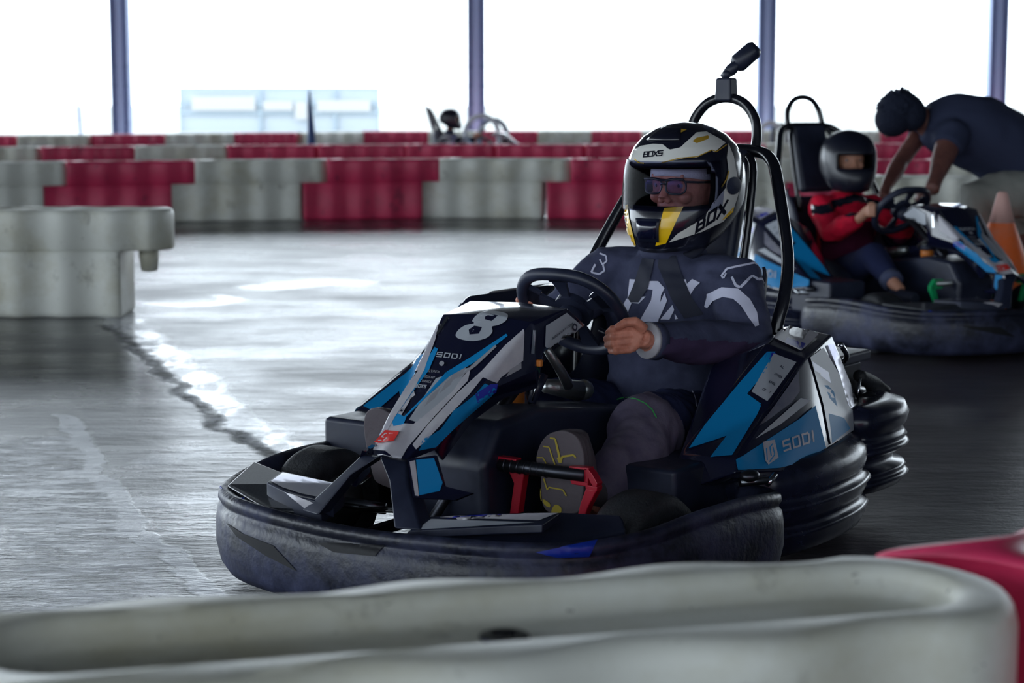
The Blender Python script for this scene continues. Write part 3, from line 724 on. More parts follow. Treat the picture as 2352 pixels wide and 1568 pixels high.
# centre panel: pale lower half, navy upper half with blue flashes
st.put([(986, 826), (981, 852), (962, 868), (940, 925), (905, 985), (872, 1020), (858, 1028), (864, 1000), (892, 950), (938, 880)], X.white)
st.put([(862, 1022), (915, 972), (950, 975), (1035, 900), (1082, 845), (1075, 875), (1000, 955), (935, 1030), (918, 1060), (905, 1052), (885, 1036), (858, 1034)], X.white)
st.put([(1002, 870), (1078, 845), (1040, 900), (958, 970), (940, 965)], X.lgrey)
for a, c in (((975, 935), (1000, 915)), ((1010, 905), (1035, 885)), ((1030, 880), (1062, 862))):
    st.put([(a[0], a[1]), (c[0], c[1]), (c[0] + 14, c[1] - 26), (a[0] + 14, a[1] - 26)], X.grey)
st.put([(1005, 800), (985, 830), (982, 850), (950, 880), (915, 930), (895, 972), (905, 982), (925, 978), (930, 965), (990, 900), (1020, 862), (1075, 840), (1092, 815), (1110, 800), (1080, 812), (1055, 832), (1022, 848), (1000, 880), (955, 925), (918, 958), (912, 950), (930, 920), (958, 890), (985, 858), (1000, 830), (985, 835)][:0] or
       [(898, 960), (908, 940), (914, 950), (930, 958), (938, 950), (928, 975), (905, 980)], X.blue)
bands(st, [(1003, 800), (978, 848), (942, 905), (912, 950)], [9, 17, 7, 5], X.blue)
bands(st, [(1165, 770), (1085, 828), (1030, 860), (985, 905), (930, 960)], [6, 15, 12, 5, 4], X.blue)
bands(st, [(1140, 795), (1090, 840), (1050, 872)], [5, 8, 0], X.grey)
# side facet stripes: pale panel, grey strip, blue lower strip
st.put([(1203, 757), (1200, 828), (1150, 866), (1140, 880), (1110, 868), (1080, 905), (1030, 955), (985, 1003), (955, 1032), (948, 1022), (985, 975), (1050, 905), (1110, 850), (1160, 795)], X.white, mirror=True)
st.put([(1196, 832), (1196, 846), (1160, 866), (1170, 848)], X.grey, mirror=True)
st.put([(1138, 893), (1128, 908), (1085, 945), (1040, 985), (1000, 1026), (960, 1034), (972, 1010), (1010, 985), (1040, 945), (1090, 905), (1112, 880)], X.blue, mirror=True)
st.put([(1125, 882), (1142, 882), (1138, 900), (1095, 925), (1090, 905)], X.dblue, mirror=True)
st.put([(1252, 748), (1300, 718), (1335, 748), (1320, 762), (1258, 802), (1250, 795)], X.lgrey, mirror=True)
# silver corner highlights are the chromed decal strips
bands(st, [(1226, 758), (1222, 812)], [7, 8], X.chrome, mirror=True)
bands(st, [(1030, 728), (1005, 768)], [6, 5], X.chrome)
# marks
st.text('SODI', (1004, 820), (13.4, 1.5), (3, -9.5), X.lgrey, th=.22, step=8)
for i, (w_, y) in enumerate((('OTREN', 856), ('SODIKART', 869), ('TORNEX', 880))):
    st.text(w_, (985 - i * 9, y), (26 / len(w_) * .8, .5), (1.5, -4.5), X.grey, th=.2, step=8)
st.text('BOXS', (957, 893), (5, .6), (2, -6), X.lgrey, th=.3, step=8)
st.put(curv([(1018, 833), (1024, 838), (1018, 845), (1012, 839)], 4), X.grey, step=5)
st.put(curv([(926, 942), (932, 947), (926, 953), (919, 948)], 4), X.grey, step=5); st.put(curv([(926, 945), (929, 948), (926, 950), (922, 948)], 4), X.gloss, step=5)
st.put([(888, 992), (918, 995), (904, 1017), (874, 1022), (864, 1019)], X.red, step=8)
bands(st, [(906, 1000), (888, 1000), (880, 1008), (893, 1010), (886, 1016), (872, 1016)], 2.2, X.white, step=6)
st.text('SODIKART.COM', (1263, 779), (3.4, -2.7), (.4, -4), X.black, th=.24, sp=1.25, step=6)
st.put(curv([(1311, 741), (1319, 747), (1315, 760), (1307, 752)], 4), X.black, step=5); st.put(curv([(1312, 746), (1316, 749), (1314, 755), (1310, 751)], 4), X.lgrey, step=5)
st.done()
# race number, its own film panel
st = Sticker(fr); st.layer = 30; num = G(); num.mats = []
tmp = empty('tmp'); 
class _T: pass
st.put(curv([(1085, 716), (1125, 712), (1158, 722), (1165, 735), (1150, 747), (1128, 752), (1130, 765), (1115, 778), (1082, 784), (1055, 779), (1047, 768), (1060, 752), (1083, 745), (1090, 735), (1075, 728)][:0] or
   [(1098, 724), (1120, 716), (1150, 719), (1166, 725), (1163, 738), (1146, 748), (1131, 752), (1132, 764), (1118, 778), (1088, 785), (1060, 781), (1048, 773), (1054, 760), (1070, 749), (1090, 744), (1086, 738)], 4), X.lgrey, step=9)
st.layer = 34
st.put([(1115, 729), (1127, 723), (1144, 727), (1130, 739), (1115, 735)], X.gloss, step=7)
st.put([(1078, 759), (1091, 750), (1108, 753), (1101, 768), (1080, 770)], X.gloss, step=7)
gg = st.g; st.g = G(); tn = G(); tn.v, tn.f, tn.m, tn.sm, tn.mats = gg.v, gg.f, gg.m, gg.sm, gg.mats
race_number = tn.build('race_number', kart, fix=False); race_number['label'] = 'pale grey number 8'; bpy.data.objects.remove(tmp)

# ---- lower nose: arched black support with two legs, blue lower cheek and foot plate
g = G()
for sgn in (1, -1):
    q = (lambda p: p) if sgn > 0 else mz
    top = [V((.33, .0, .35)), V((.32, .055, .345))]
    foot = [K(930, 1152, b=.10), K(966, 1158, b=.125)]
    foot2 = [V((.40, .145, .212)), V((.385, .215, .212))]
    A = [q(V(p)) for p in ((.34, .0, .342), (.325, .062, .336), (.285, .062, .336), (.30, 0, .342))]
    M_ = [q(V(p)) for p in ((.372, .052, .302), (.358, .092, .295), (.318, .092, .295), (.33, .052, .302))]
    B = [q(V(p)) for p in ((.42, .105, .215), (.405, .165, .215), (.36, .165, .215), (.375, .105, .215))]
    g.grid([A, M_, B], X.black, closed=True, caps=True, smooth=False)
g.build('fairing_support', kart, bevel=.005)
for sgn in (1, -1):
    q = (lambda p: p) if sgn > 0 else mz
    c4 = [K(936, 1054, b=.085), K(1000, 1045, b=.12), K(1020, 1116, b=.15), K(948, 1143, b=.115), K(1085, 1132, b=.20), K(1045, 1148, b=.185)]
    if sgn < 0: c4 = [V((p.x - .02, .06 + (p.y - .095) * .4, p.z)) for p in c4]
    c4 = [q(p) for p in c4]; bk = [p + V((-.012, -.004 * sgn, -.004)) for p in c4]
    g = G(); g.add(c4 + bk, [(0, 1, 2), (0, 2, 3), (3, 2, 4), (3, 4, 5), (6, 8, 7), (6, 9, 8), (9, 10, 8), (9, 11, 10), (0, 6, 7, 1), (1, 7, 8, 2), (2, 8, 10, 4), (4, 10, 11, 5), (5, 11, 9, 3), (3, 9, 6, 0)], X.gloss, False); o = g.build('fairing_cheek', kart)
    if sgn > 0:
        st = Sticker(o); st.put([(955, 1056), (996, 1052), (1016, 1108), (1010, 1128), (963, 1138)], X.blue); st.put([(940, 1060), (953, 1057), (962, 1140), (953, 1138)], X.white); st.done()
    else:
        me = bpy.data.objects['fairing_cheek'].data.copy(); o.data = me
        for v in me.vertices: v.co.y = -(.06 + (v.co.y - .095) * .4); v.co.x -= .02
        me.flip_normals()
# ---- side pods
def pod_geo():
    P = dict(T1=KK(1762, 789, .40), T2=KK(1850, 822, .45), T3=KK(1910, 768, .42), T4=KK(1810, 746, .31),
             I=KK(1563, 1043, .36), L2=KK(1690, 1052, .505), L3=KK(1691, 1086, .515), L4=KK(1800, 1083, .545), L5=KK(1897, 1032, .535), L6=KK(1962, 985, .47), L7=KK(1974, 930, .40),
             R=KK(1868, 922, .49))
    P['Ib'] = P['I'] + V((0, -.03, -.08)); P['T1b'] = P['T1'] + V((.02, -.14, -.06)); P['Lb'] = V((P['L2'].x, .30, .22)); P['B4'] = V((-1.08, .28, .22)); P['T4b'] = V((P['T4'].x, .24, .42)); P['D3'] = V((P['L3'].x + .02, .36, .2))
    P['TL'] = (P['T2'] * .45 + P['L2'] * .55)
    k = list(P); vs = [P[i] for i in k]; ix = {n: i for i, n in enumerate(k)}
    F = ['T1 T2 TL L2 I', 'T2 R L2 TL', 'L2 R L5 L4 L3', 'T2 T3 L6 L5 R', 'T3 L7 L6', 'T1 T4 T3 T2', 'T4 T4b B4 L7 T3', 'T1 T1b T4b T4', 'T1 I Ib T1b', 'I L2 L3 D3 Ib', 'L3 L4 L5 L6 L7 B4 Lb D3', 'T1b Ib D3 Lb B4 T4b']
    g = G(); g.add(vs, [[ix[n] for n in f.split()] for f in F], X.gloss, False); return g
pod = pod_geo().build('side_pod', kart)
bm = bmesh.new(); bm.from_mesh(pod.data); bmesh.ops.triangulate(bm, faces=bm.faces[:]); bmesh.ops.recalc_face_normals(bm, faces=bm.faces[:]); bm.to_mesh(pod.data); bm.free()
q = pod.modifiers.new('b', 'BEVEL'); q.width = .006; q.segments = 3; q.angle_limit = math.radians(14); q.limit_method = 'ANGLE'; bake(pod)
for p in pod.data.polygons: p.use_smooth = True
pod.data.set_sharp_from_angle(angle=math.radians(18))
st = Sticker(pod)
st.put([(1762, 808), (1780, 808), (1752, 862), (1716, 905), (1748, 928), (1725, 950), (1688, 995), (1640, 1012), (1582, 1030), (1620, 975), (1700, 878)], X.blue)
st.put([(1708, 925), (1748, 932), (1738, 955), (1682, 1046), (1632, 1050), (1690, 975)], X.blue)
st.put([(1762, 808), (1782, 812), (1775, 830), (1757, 822)], X.dblue)
st.put([(1776, 812), (1828, 832), (1762, 922), (1726, 900)], X.lgrey)
for i, w_ in enumerate(('ALF', 'OTREN', 'APRIL', 'CRGZT')):
    st.text(w_, (1790 - i * 13, 838 + i * 18 + 5), (13 / len(w_), 6 / len(w_) * 1.2), (2.2, -4), X.black, th=.26, step=6)
# raised white blades of the middle facet
st.put([(1832, 852), (1834, 900), (1815, 925), (1742, 980), (1760, 955), (1810, 885)], X.holo)
st.put([(1836, 915), (1860, 920), (1790, 975), (1732, 1008), (1752, 990)], X.lgrey)
st.put([(1870, 932), (1894, 1028), (1842, 1060), (1790, 1075), (1693, 1080), (1690, 1056), (1740, 1024), (1835, 962)], X.blue)
# striped outer corner
st.put([(1858, 822), (1888, 798), (1925, 860), (1955, 940), (1958, 985), (1905, 1022), (1888, 930)], X.lgrey)
st.put([(1862, 830), (1900, 855), (1905, 880), (1868, 852)], X.dblue); st.put([(1884, 870), (1912, 900), (1920, 935), (1902, 915)], X.blue)
st.put([(1900, 950), (1935, 960), (1950, 985), (1908, 1018)], X.blue)
st.put([(1898, 792), (1912, 790), (1950, 880), (1962, 950), (1945, 930), (1925, 860)], X.holo)
st.put([(1775, 778), (1805, 750), (1838, 750), (1880, 770), (1850, 800), (1838, 808)], X.white); st.put([(1806, 778), (1850, 792), (1842, 805), (1800, 790)], X.dblue)
bands(st, [(1690, 1046), (1780, 915), (1832, 838)], 1.6, X.steel)
lg = st.layer
st.done()
far = pod.copy(); far.data = pod.data.copy(); COL.objects.link(far); far.parent = kart; far.name = 'side_pod'
for v in far.data.vertices: v.co.y = -v.co.y - .10; v.co.z = .262 + (v.co.z - .262) * 1.25
far.data.flip_normals()
def podmarks(st, near):
    st.layer = lg + 2
    if near:
        st.put([(1749, 1016), (1776, 1011), (1785, 1052), (1762, 1068), (1755, 1060)], X.white, step=8)
        bands(st, [(1772, 1020), (1765, 1028), (1768, 1048)], 3, X.blue, step=6); bands(st, [(1757, 1030), (1759, 1058), (1770, 1056)][:2], 2.4, X.blue, step=6); bands(st, [(1764, 1062), (1776, 1045), (1772, 1028)], 2.6, X.blue, step=6)
        st.text('SODI', (1798, 1037), (17.5, -6.2), (-3, -22), X.white, th=.2, sp=1.25, step=9)
    else:
        st.put([(1749, 1016), (1776, 1011), (1785, 1052), (1762, 1068), (1755, 1060)], X.white, step=8, only=True)
        o_, xv, yv = (1798, 1037), (17.5, -6.2), (-3, -22)
        k0 = G()
        st.text('SODI', o_, xv, yv, X.white, th=.2, sp=1.25, step=9, mirror=True)
st = Sticker(pod); podmarks(st, True); st.done()
# mirrored marks for the other pod: rays hit the near pod, film lands on the far one
class MSt(Sticker):
    def put(s, poly, m, step=None, mirror=False, lift=None, only=False, near=None):
        if only: Sticker.put(s, poly, m, step, False, lift, True, near)
st = MSt(pod); podmarks(st, False); st.o = far
st.g.v = [(x, y - .10, .262 + (z - .262) * 1.25) for x, y, z in st.g.v]; st.done()

# ---- ribbed black bumpers under the pods and round the back
SECP = [(-.10, .045), (-.03, .035), (.0, .05), (.010, .072), (.012, .088), (.018, .094), (.012, .101), (-.006, .108), (.004, .118), (.014, .140), (.016, .152), (.023, .158), (.016, .165), (-.004, .172), (.006, .184), (.012, .205), (.010, .228), (-.005, .25), (-.03, .262), (-.08, .262), (-.10, .24)]
for sgn in (1, -1):
    h = [(-.40, .40), (-.405, .47), (-.425, .525), (-.50, .558), (-.62, .57), (-.76, .562), (-.87, .54), (-.95, .505), (-1.01, .44), (-1.04, .35), (-1.04, .28)]
    h = fold([(a, b * sgn - (.05 if sgn < 0 else 0)) for a, b in h], 5)
    if sgn > 0: h = h[::-1]
    sp = []
    for p in h: sp.append((p[0], p[1], 1.0, 0))
    g = G(); sweep(g, sp if sgn > 0 else sp, SECP, X.rib)
    bm_o = g.build('pod_bumper', kart)
SECR = [(-.14, .10), (-.03, .08), (.0, .09), (.012, .106), (.020, .114), (.012, .122), (.004, .127), (.012, .134), (.006, .142), (-.022, .148), (-.022, .176), (.004, .182), (.014, .188), (.020, .196), (.012, .204), (.004, .208), (.014, .216), (.006, .226), (.0, .238), (.012, .25), (.018, .275), (.006, .302), (-.03, .312), (-.13, .305)]
h = [(-1.39, 0), (-1.388, .2), (-1.37, .34), (-1.31, .44), (-1.22, .49), (-1.10, .50), (-1.01, .485), (-.99, .42)]
hp = fold(h, 6); full = mirror_path(hp)
g = G(); sweep(g, full, SECR, X.rib); g.build('rear_bumper', kart)
# ---- wheels
def wheel(x, y, r, w, steer=0):
    sg = 1 if y > 0 else -1; cb = V((x, y, r)); ro = (0, 0, steer)
    prof = [(r * .55, -w / 2 * .9), (r * .78, -w / 2), (r * .93, -w / 2 * .93), (r * .99, -w / 2 * .68), (r, -w / 4), (r, w / 4), (r * .99, w / 2 * .68), (r * .93, w / 2 * .93), (r * .78, w / 2), (r * .55, w / 2 * .9)]
    g = G(); g.lathe(prof, X.rubber, c=cb, axis='y', seg=40, rot=ro, cap=False); t = g.build('tyre', kart)
    g = G(); g.lathe([(r * .56, -w / 2 * .88), (r * .5, -w / 2 * .8), (r * .48, -w * .2), (r * .2, -w * .1), (.02, -w * .1)], X.alu, c=cb, axis='y', seg=28, rot=ro)
    g.lathe([(.02, w * .1), (r * .2, w * .1), (r * .48, w * .2), (r * .5, w / 2 * .8), (r * .56, w / 2 * .88)], X.alu, c=cb, axis='y', seg=28, rot=ro)
    g.lathe([(.018, -w * .5), (.018, w * .3)], X.steel, c=cb, axis='y', seg=14, rot=ro); g.build('rim', t)
wheel(0, .45, .132, .125, -.12); wheel(0, -.45, .132, .125, -.12); wheel(-1.0, .345, .138, .17); wheel(-1.0, -.345, .138, .17)
# ---- chassis: floor tray, frame tubes, axles
g = G(); g.box((-.15, 0, .05), (1.1, .56, .012), X.darksteel); g.box((-.78, 0, .05), (.30, .5, .012), X.darksteel); g.build('floor_tray', kart, bevel=.003)
for sgn in (1, -1):
    G().tube([(.40, .1 * sgn, .12), (.32, .22 * sgn, .09), (.1, .30 * sgn, .075), (-.4, .32 * sgn, .075), (-1.0, .30 * sgn, .11), (-1.25, .28 * sgn, .15)], .016, X.tube, spline=4).build('frame_tube', kart)
    G().tube([(-.02, .28 * sgn, .13), (0, .36 * sgn, .135), (0, .42 * sgn, .135)], .014, X.steel).build('stub_axle', kart)
    G().tube([(.02, .03 * sgn, .16), (.05, .30 * sgn, .14)], .007, X.chrome).build('track_rod', kart)
    G().box((-.30, (.36 if sgn > 0 else .50) * sgn, .205 if sgn > 0 else .225), (.27, .14 if sgn > 0 else .2, .15), X.black).build('side_box', kart, bevel=.012)
    g = G(); oy = 0 if sgn > 0 else .06; lk = [K(1700, 1108, b=.52), K(1762, 1102, b=.56), K(1722, 1092, b=.55)]; lk = [V((p.x, (p.y + oy) * sgn, p.z)) for p in lk]; g.tube([lk[0], lk[1]], .010, X.steel); g.tube([lk[1] + V((0, 0, -.01)), lk[1] + V((-.03, .005 * sgn, .008))], .007, X.chrome); g.ball(lk[2], (.026, .022, .014), X.darksteel); g.build('pod_latch', kart)
G().tube([(-1.0, -.42, .138), (-1.0, .42, .138)], .02, X.steel).build('rear_axle', kart)
G().tube([(.36, -.3, .10), (.41, -.12, .11), (.42, 0, .11), (.41, .12, .11), (.36, .3, .10)], .012, X.tube, spline=4).build('front_hoop', kart)
# ---- fuel tank between the legs
g = G(); g.prism([(.10, .105, .15), (.105, .105, .30), (.045, .105, .385), (-.11, .105, .398), (-.30, .105, .372), (-.58, .105, .335), (-.62, .105, .15)], (0, -.21, 0), X.black)
tk = g.build('fuel_tank', kart, bevel=.02, bseg=3)
g = G(); c_ = K(1176, 905, b=-.03); g.lathe([(.030, -.03), (.030, .008), (.027, .012)], X.orange, c=c_, seg=24); g.lathe([(.033, .012), (.033, .026), (.028, .032), (.0, .032)], X.black, c=c_, seg=24); g.build('filler_cap', tk)
# ---- steering
SC = V((-.40, 0, .588)); up = V((.088, 0, .104)).normalized(); nrm = V((-up.z, 0, up.x)); sd = V((0, 1, 0)); SR = .137
def sw(u, v, w=0): return SC + sd * u + up * v + nrm * w
pts = []
for k in range(48):
    a = 2 * PI * k / 48; c, s_ = math.cos(a), math.sin(a); pts.append(sw(SR * c, SR * (s_ if s_ < 0 else s_ * (1 - .12 * abs(s_) ** 6))))
g = G(); g.tube(pts, .0155, X.black, 14, closed=True)
swh = g.build('steering_wheel', kart)
g = G(); inner = .036
for a0, a1 in ((.0, .0),):
    pass
def sector(a0, a1, r0, r1, m, th=.008, n=10):
    A = []; B_ = []
    for i in range(n + 1):
        a = a0 + (a1 - a0) * i / n
        A.append((r0 * math.cos(a), r0 * math.sin(a))); B_.append((r1 * math.cos(a), r1 * math.sin(a)))
    poly = A + B_[::-1]; n2 = len(poly); vs = [sw(x, y, -th / 2) for x, y in poly] + [sw(x, y, th / 2) for x, y in poly]
    fs = [(i, i + 1, 2 * n + 1 - i - 1, 2 * n + 1 - i) for i in range(n)] + [tuple(n2 + k for k in (i, i + 1, 2 * n + 1 - i - 1, 2 * n + 1 - i))[::-1] for i in range(n)] + [(i, (i + 1) % n2, n2 + (i + 1) % n2, n2 + i) for i in range(n2)]
    g.add(vs, fs, m, False)
sector(0, 2 * PI, .0, .05, X.black, .02, 30)
for a in (PI * .5, PI * .12, PI * .88, PI * 1.5): sector(a - .2, a + .2, .03, .13, X.black)
sector(PI * .12 - .3, PI * .12 + .3, .09, .13, X.black); sector(PI * .88 - .3, PI * .88 + .3, .09, .13, X.black); sector(PI * .5 - .26, PI * .5 + .26, .1, .13, X.black)
g.build('wheel_spokes', swh)
g = G(); g.ball(sw(.105, -.062, -.02), .016, X.black, 16); g.tube([sw(.06, -.05, -.012), sw(.105, -.062, -.02)], .006, X.black); g.build('control_button', swh)
g = G(); g.tube([sw(0, 0, 0), V((-.12, 0, .40)), V((.16, 0, .17))], [.02, .014, .012], X.darksteel); g.ball(sw(0, 0, -.03), .035, X.black, 16); g.build('steering_column', kart)
g = G(); p, q_ = K(1252, 886, b=-.03), K(1330, 897, b=-.02); g.tube([p, q_], [.014, .022], X.alu, 12, sq=(1, 1.2)); g.ball(q_ + V((-.02, 0, 0)), .026, X.alu, 14); g.build('shaft_bearing', kart)
g = G(); g.tube([K(1222, 860, b=.04), K(1208, 880, b=.03), K(1218, 925, b=.03)], .006, X.chrome); g.tube([K(1245, 858, b=.06), K(1220, 925, b=.05)], [.016, .010], X.black); g.tube([K(1240, 860, b=.07), K(1222, 920, b=.06)], .002, X.chrome)
g.tube([K(1255, 800, b=.06), K(1290, 855, b=.05), K(1305, 885, b=.04)], [.010, .012, .014], X.alu, 10); g.build('fairing_bracket', kart)
g = G(); g.box(K(1232, 833, b=.13), (.012, .03, .016), X.orange); g.build('side_reflector', kart, bevel=.003)
# ---- pedals
for sgn, nm in ((1, 'left'), (-1, 'right')):
    q = (lambda a, b, z: V((a, b * sgn, z)))
    L0, L1 = K(1150, 1066, a=.05), K(1318, 1086, a=.05)
    g = G(); g.tube([V((.05, L0.y * sgn + (.145 if sgn < 0 else 0), L0.z)), V((.05, (L1.y + .03) * sgn + (.145 if sgn < 0 else 0), L1.z - .002))], .0145, X.alu if sgn < 0 else X.darksteel, 16)
    for k in range(7 if sgn > 0 else 0): g.tube([V((.05, (L0.y + .015 + .018 * k) * sgn, L0.z)), V((.05, (L0.y + .018 + .018 * k) * sgn, L0.z))], .0158, X.darksteel, 14)
    br = g.build('pedal', kart)
    def pq(pxs, a, th=.022, hole=None):
        pts = [K(x, y, a=a) for x, y in pxs]; pts = [V((p.x, p.y * sgn + (.145 if sgn < 0 else 0), p.z)) for p in pts]; gb.prism(pts, (-th, 0, 0), X.redm)
    gb = G()
    # outer bracket: frame with windows
    for quad in ([(1306, 1070), (1350, 1074), (1348, 1082), (1308, 1078)], [(1306, 1070), (1320, 1072), (1322, 1112), (1310, 1108)], [(1340, 1073), (1352, 1074), (1350, 1112), (1340, 1108)], [(1310, 1100), (1350, 1104), (1350, 1118), (1312, 1112)],
                 [(1348, 1074), (1360, 1088), (1372, 1110), (1368, 1125), (1355, 1108), (1347, 1090)], [(1343, 1112), (1372, 1118), (1370, 1130), (1345, 1124)], [(1345, 1122), (1370, 1126), (1350, 1165), (1338, 1200), (1322, 1200), (1333, 1155)]):
        pq(quad, .055)
    bo = gb.build('pedal_bracket', br, bevel=.002); bo['label'] = 'red bracket'; gb = G()
    pq([(1130, 1046), (1185, 1054), (1185, 1078), (1135, 1078)], .055); pq([(1165, 1075), (1205, 1078), (1200, 1110), (1190, 1180), (1170, 1180), (1180, 1110)], .04)
    bo = gb.build('pedal_bracket', br, bevel=.002); bo['label'] = 'red bracket'
# ---- seat shell, backrest pad, roll hoop
prof = [(-.42, .15), (-.50, .115), (-.62, .09), (-.78, .085), (-.90, .12), (-.97, .24), (-1.0, .38), (-1.02, .52), (-1.03, .62)]
prof = [(p.x, p.y) for p in spl([V((a, z, 0)) for a, z in prof], 4)]
rows = []; n = len(prof)
for i, (a, z) in enumerate(prof):
    t = i / (n - 1); hgt = .10 + .26 * math.sin(PI * min(1, t * 1.05)) ** 1.0; row = []
    wd = .24 - .04 * t
    for k in range(-12, 13):
        u = k / 12; lift = hgt * abs(u) ** 5
        row.append((a + lift * (.25 + .75 * t ** 2) * .8, wd * math.sin(u * PI / 2) ** 1 * (1 + .12 * abs(u) ** 4), z + lift * (1 - .55 * t)))
    rows.append(row)
g = G(); g.grid(rows, X.black); g.build('seat', kart, solid=.008)
g = G(); g.box((-1.05, 0, .80), (.05, .2, .33), X.black, rot=(0, -.28, 0)); hr = g.build('backrest_pad', kart, bevel=.02, bseg=3)
for sgn in (1, -1):
    G().tube([(-.98, .122 * sgn, .55), (-1.02, .128 * sgn, .72), (-1.06, .125 * sgn, .90), (-1.075, .10 * sgn, .945)], .011, X.tube, spline=4).build('pad_frame', kart)
hoop = [(-.84, .295, .09), (-.85, .295, .30), (-.868, .30, .50), (-.905, .305, .60), (-.955, .285, .70), (-1.03, .215, .87), (-1.075, .17, .932), (-1.10, .11, .955), (-1.105, 0, .958)]
for p_ in hoop: pass
full = [(a, -b, z) for a, b, z in hoop[:-1]] + hoop[::-1]
G().tube(full, .0165, X.tube, 14, spline=6).build('roll_hoop', kart)
up_ = [(-1.10, .105, .945), (-1.115, .104, .99), (-1.125, .092, 1.04), (-1.13, .055, 1.082), (-1.132, 0, 1.096)]
full = [(a, -b, z) for a, b, z in up_[:-1]] + up_[::-1]
G().tube(full, .0135, X.tube, 14, spline=6).build('top_hoop', kart)
# ---- rear machinery
g = G(); g.box((-1.22, .20, .405), (.22, .30, .03), X.black); g.box((-1.22, .20, .30), (.18, .26, .18), X.darksteel); g.build('engine_cover', kart, bevel=.008)
g = G(); g.tube([K(1972, 862, b=.36), K(2002, 880, b=.36), K(2020, 905, b=.37)], [.016, .022, .034], X.rubber, 16, spline=4); g.ball(K(1995, 928, b=.38), (.04, .03, .035), X.darksteel, 18); g.build('exhaust', kart)
g = G(); g.tube([K(1930, 790, b=.40), K(1945, 815, b=.40), K(1938, 830, b=.38)], .007, X.chrome, spline=4); g.build('cover_handle', kart); G().tube([K(1975, 870, b=.38), K(1968, 920, b=.38)], .004, X.chrome).build('stay_rod', kart); G().box(K(1980, 945, b=.42), (.06, .04, .015), X.steel).build('rear_clip', kart)
g = G(); g.tube([(-1.3, -.25, .3), (-1.15, -.2, .36), (-1.0, -.24, .34)], .03, X.alu, 14, spline=4); g.build('intake', kart)

# ---- the stubby black camera grip clamped on top of the roll hoop (it could be unscrewed: a thing of its own)
grip = empty('camera_grip', KO, KRZ); tag(grip, 'stubby black camera handle on a ball clamp atop the roll hoop', 'camera grip')
G().box((-1.132, 0, 1.118), (.045, .05, .062), X.black, taper=.92).build('clamp', grip, bevel=.006)
g = G(); g.ball((-1.132, 0, 1.158), .012, X.black, 14); pa, pb, pc_ = K(1660, 178, a=-1.132), K(1680, 160, a=-1.15), K(1695, 145, a=-1.15); g.tube([pa, pb, pc_], [.010, .017, .013], X.black, 12); g.build('ball_joint', grip)
g = G(); pd, pe_ = K(1688, 152, a=-1.155), K(1738, 108, a=-1.19); g.tube([pd, pd.lerp(pe_, .15), pd.lerp(pe_, .85), pe_], [.018, .026, .025, .018], X.black, 16); g.build('handle', grip)
# ================================================================== driver of the near kart (modelled in the kart's local frame)
def helmet(parent, c, yaw=0, pitch=0, s=1.0, name='helmet', port=(-.043, .050), visor=True, pw=1.02):
    LV = [(.151, .018, .022, .018), (.147, .045, .055, .042), (.138, .070, .085, .066), (.120, .100, .115, .096), (.095, .122, .140, .118), (.07, .134, .154, .130), (.045, .142, .162, .137), (.02, .147, .166, .140), (-.005, .151, .166, .141),
          (-.03, .156, .162, .140), (-.055, .164, .154, .137), (-.075, .170, .144, .133), (-.095, .172, .133, .127), (-.115, .170, .120, .119), (-.135, .162, .106, .109), (-.150, .150, .094, .099)]
    M = Matrix.Translation(c) @ Euler((0, pitch, yaw)).to_matrix().to_4x4() @ Matrix.Scale(s, 4)
    def at(z, th, off=0):
        lv = LV
        for (a, b) in zip(lv, lv[1:]):
            if b[0] <= z <= a[0]:
                t = (a[0] - z) / (a[0] - b[0]); f, k, w = [a[i] * (1 - t) + b[i] * t for i in (1, 2, 3)]; break
        else: f, k, w = lv[-1][1:] if z < lv[-1][0] else lv[0][1:]
        c_, s_ = math.cos(th), math.sin(th); e = .88
        x = abs(c_) ** e * ((f if c_ > 0 else -k)); y = abs(s_) ** e * w * (1 if s_ > 0 else -1)
        r = V((x, y)).normalized() * off if off else V((0, 0))
        z += .062 * max(0, min(1, (.35 - c_) / 1.1)) * max(0, min(1, (-z - .05) / .1)) - .008 * max(0, c_) ** 4 * max(0, min(1, (-z - .1) / .05))
        return M @ V((x + r.x, y + r.y, z))
    zs = sorted(set([l[0] for l in LV] + [port[0], port[1], (port[0] + port[1]) / 2, -.085, -.105, .034, .008, -.018, .083, .108, .13]), reverse=True); n = 72
    g = G(); vs = []; fs = []
    for z in zs:
        for k in range(n): vs.append(at(z, 2 * PI * k / n))
    vs.append(M @ V((0, 0, .1535)))
    for i in range(len(zs) - 1):
        for k in range(n):
            a = 2 * PI * (k + .5) / n; a = a if a < PI else a - 2 * PI; zc = (zs[i] + zs[i + 1]) / 2
            lim = pw + .1 * math.cos((zc - .0) * 20)
            if port[0] < zc < port[1] and abs(a) < lim: continue
            fs.append((i * n + k, i * n + (k + 1) % n, (i + 1) * n + (k + 1) % n, (i + 1) * n + k))
    for k in range(n): fs.append((len(vs) - 1, (k + 1) % n, k))
    g.add(vs, fs, X.helmk); g.mi(X.foam)
    o = g.build(name, parent)
    q = o.modifiers.new('s', 'SOLIDIFY'); q.thickness = .02 * s; q.offset = -1; q.material_offset = 1; q.material_offset_rim = 1; bake(o)
    # visor rim gasket
    out = []
    if visor:
        rows = []
        for j in range(9):
            z = port[0] - .012 + (port[1] - port[0] + .026) * j / 8
            rows.append([at(z, -1.30 + 2.6 * k / 40, .0045) for k in range(41)])
        g = G(); g.grid(rows, X.visor); v = g.build('visor', o); out.append(v)
        for sg in (1, -1):
            g = G(); rr = []
            for rad, of in ((.0, .0075), (.018, .0075), (.024, .006)):
                rr.append([at(-.0 + rad * math.sin(t * 2 * PI / 20) * .9, sg * (1.52) + rad * math.cos(t * 2 * PI / 20) / .14, of) for t in range(20)])
            g.grid(rr, X.black, closed=True); g.build('visor_pivot', o)
    return o, at, M
drv = None
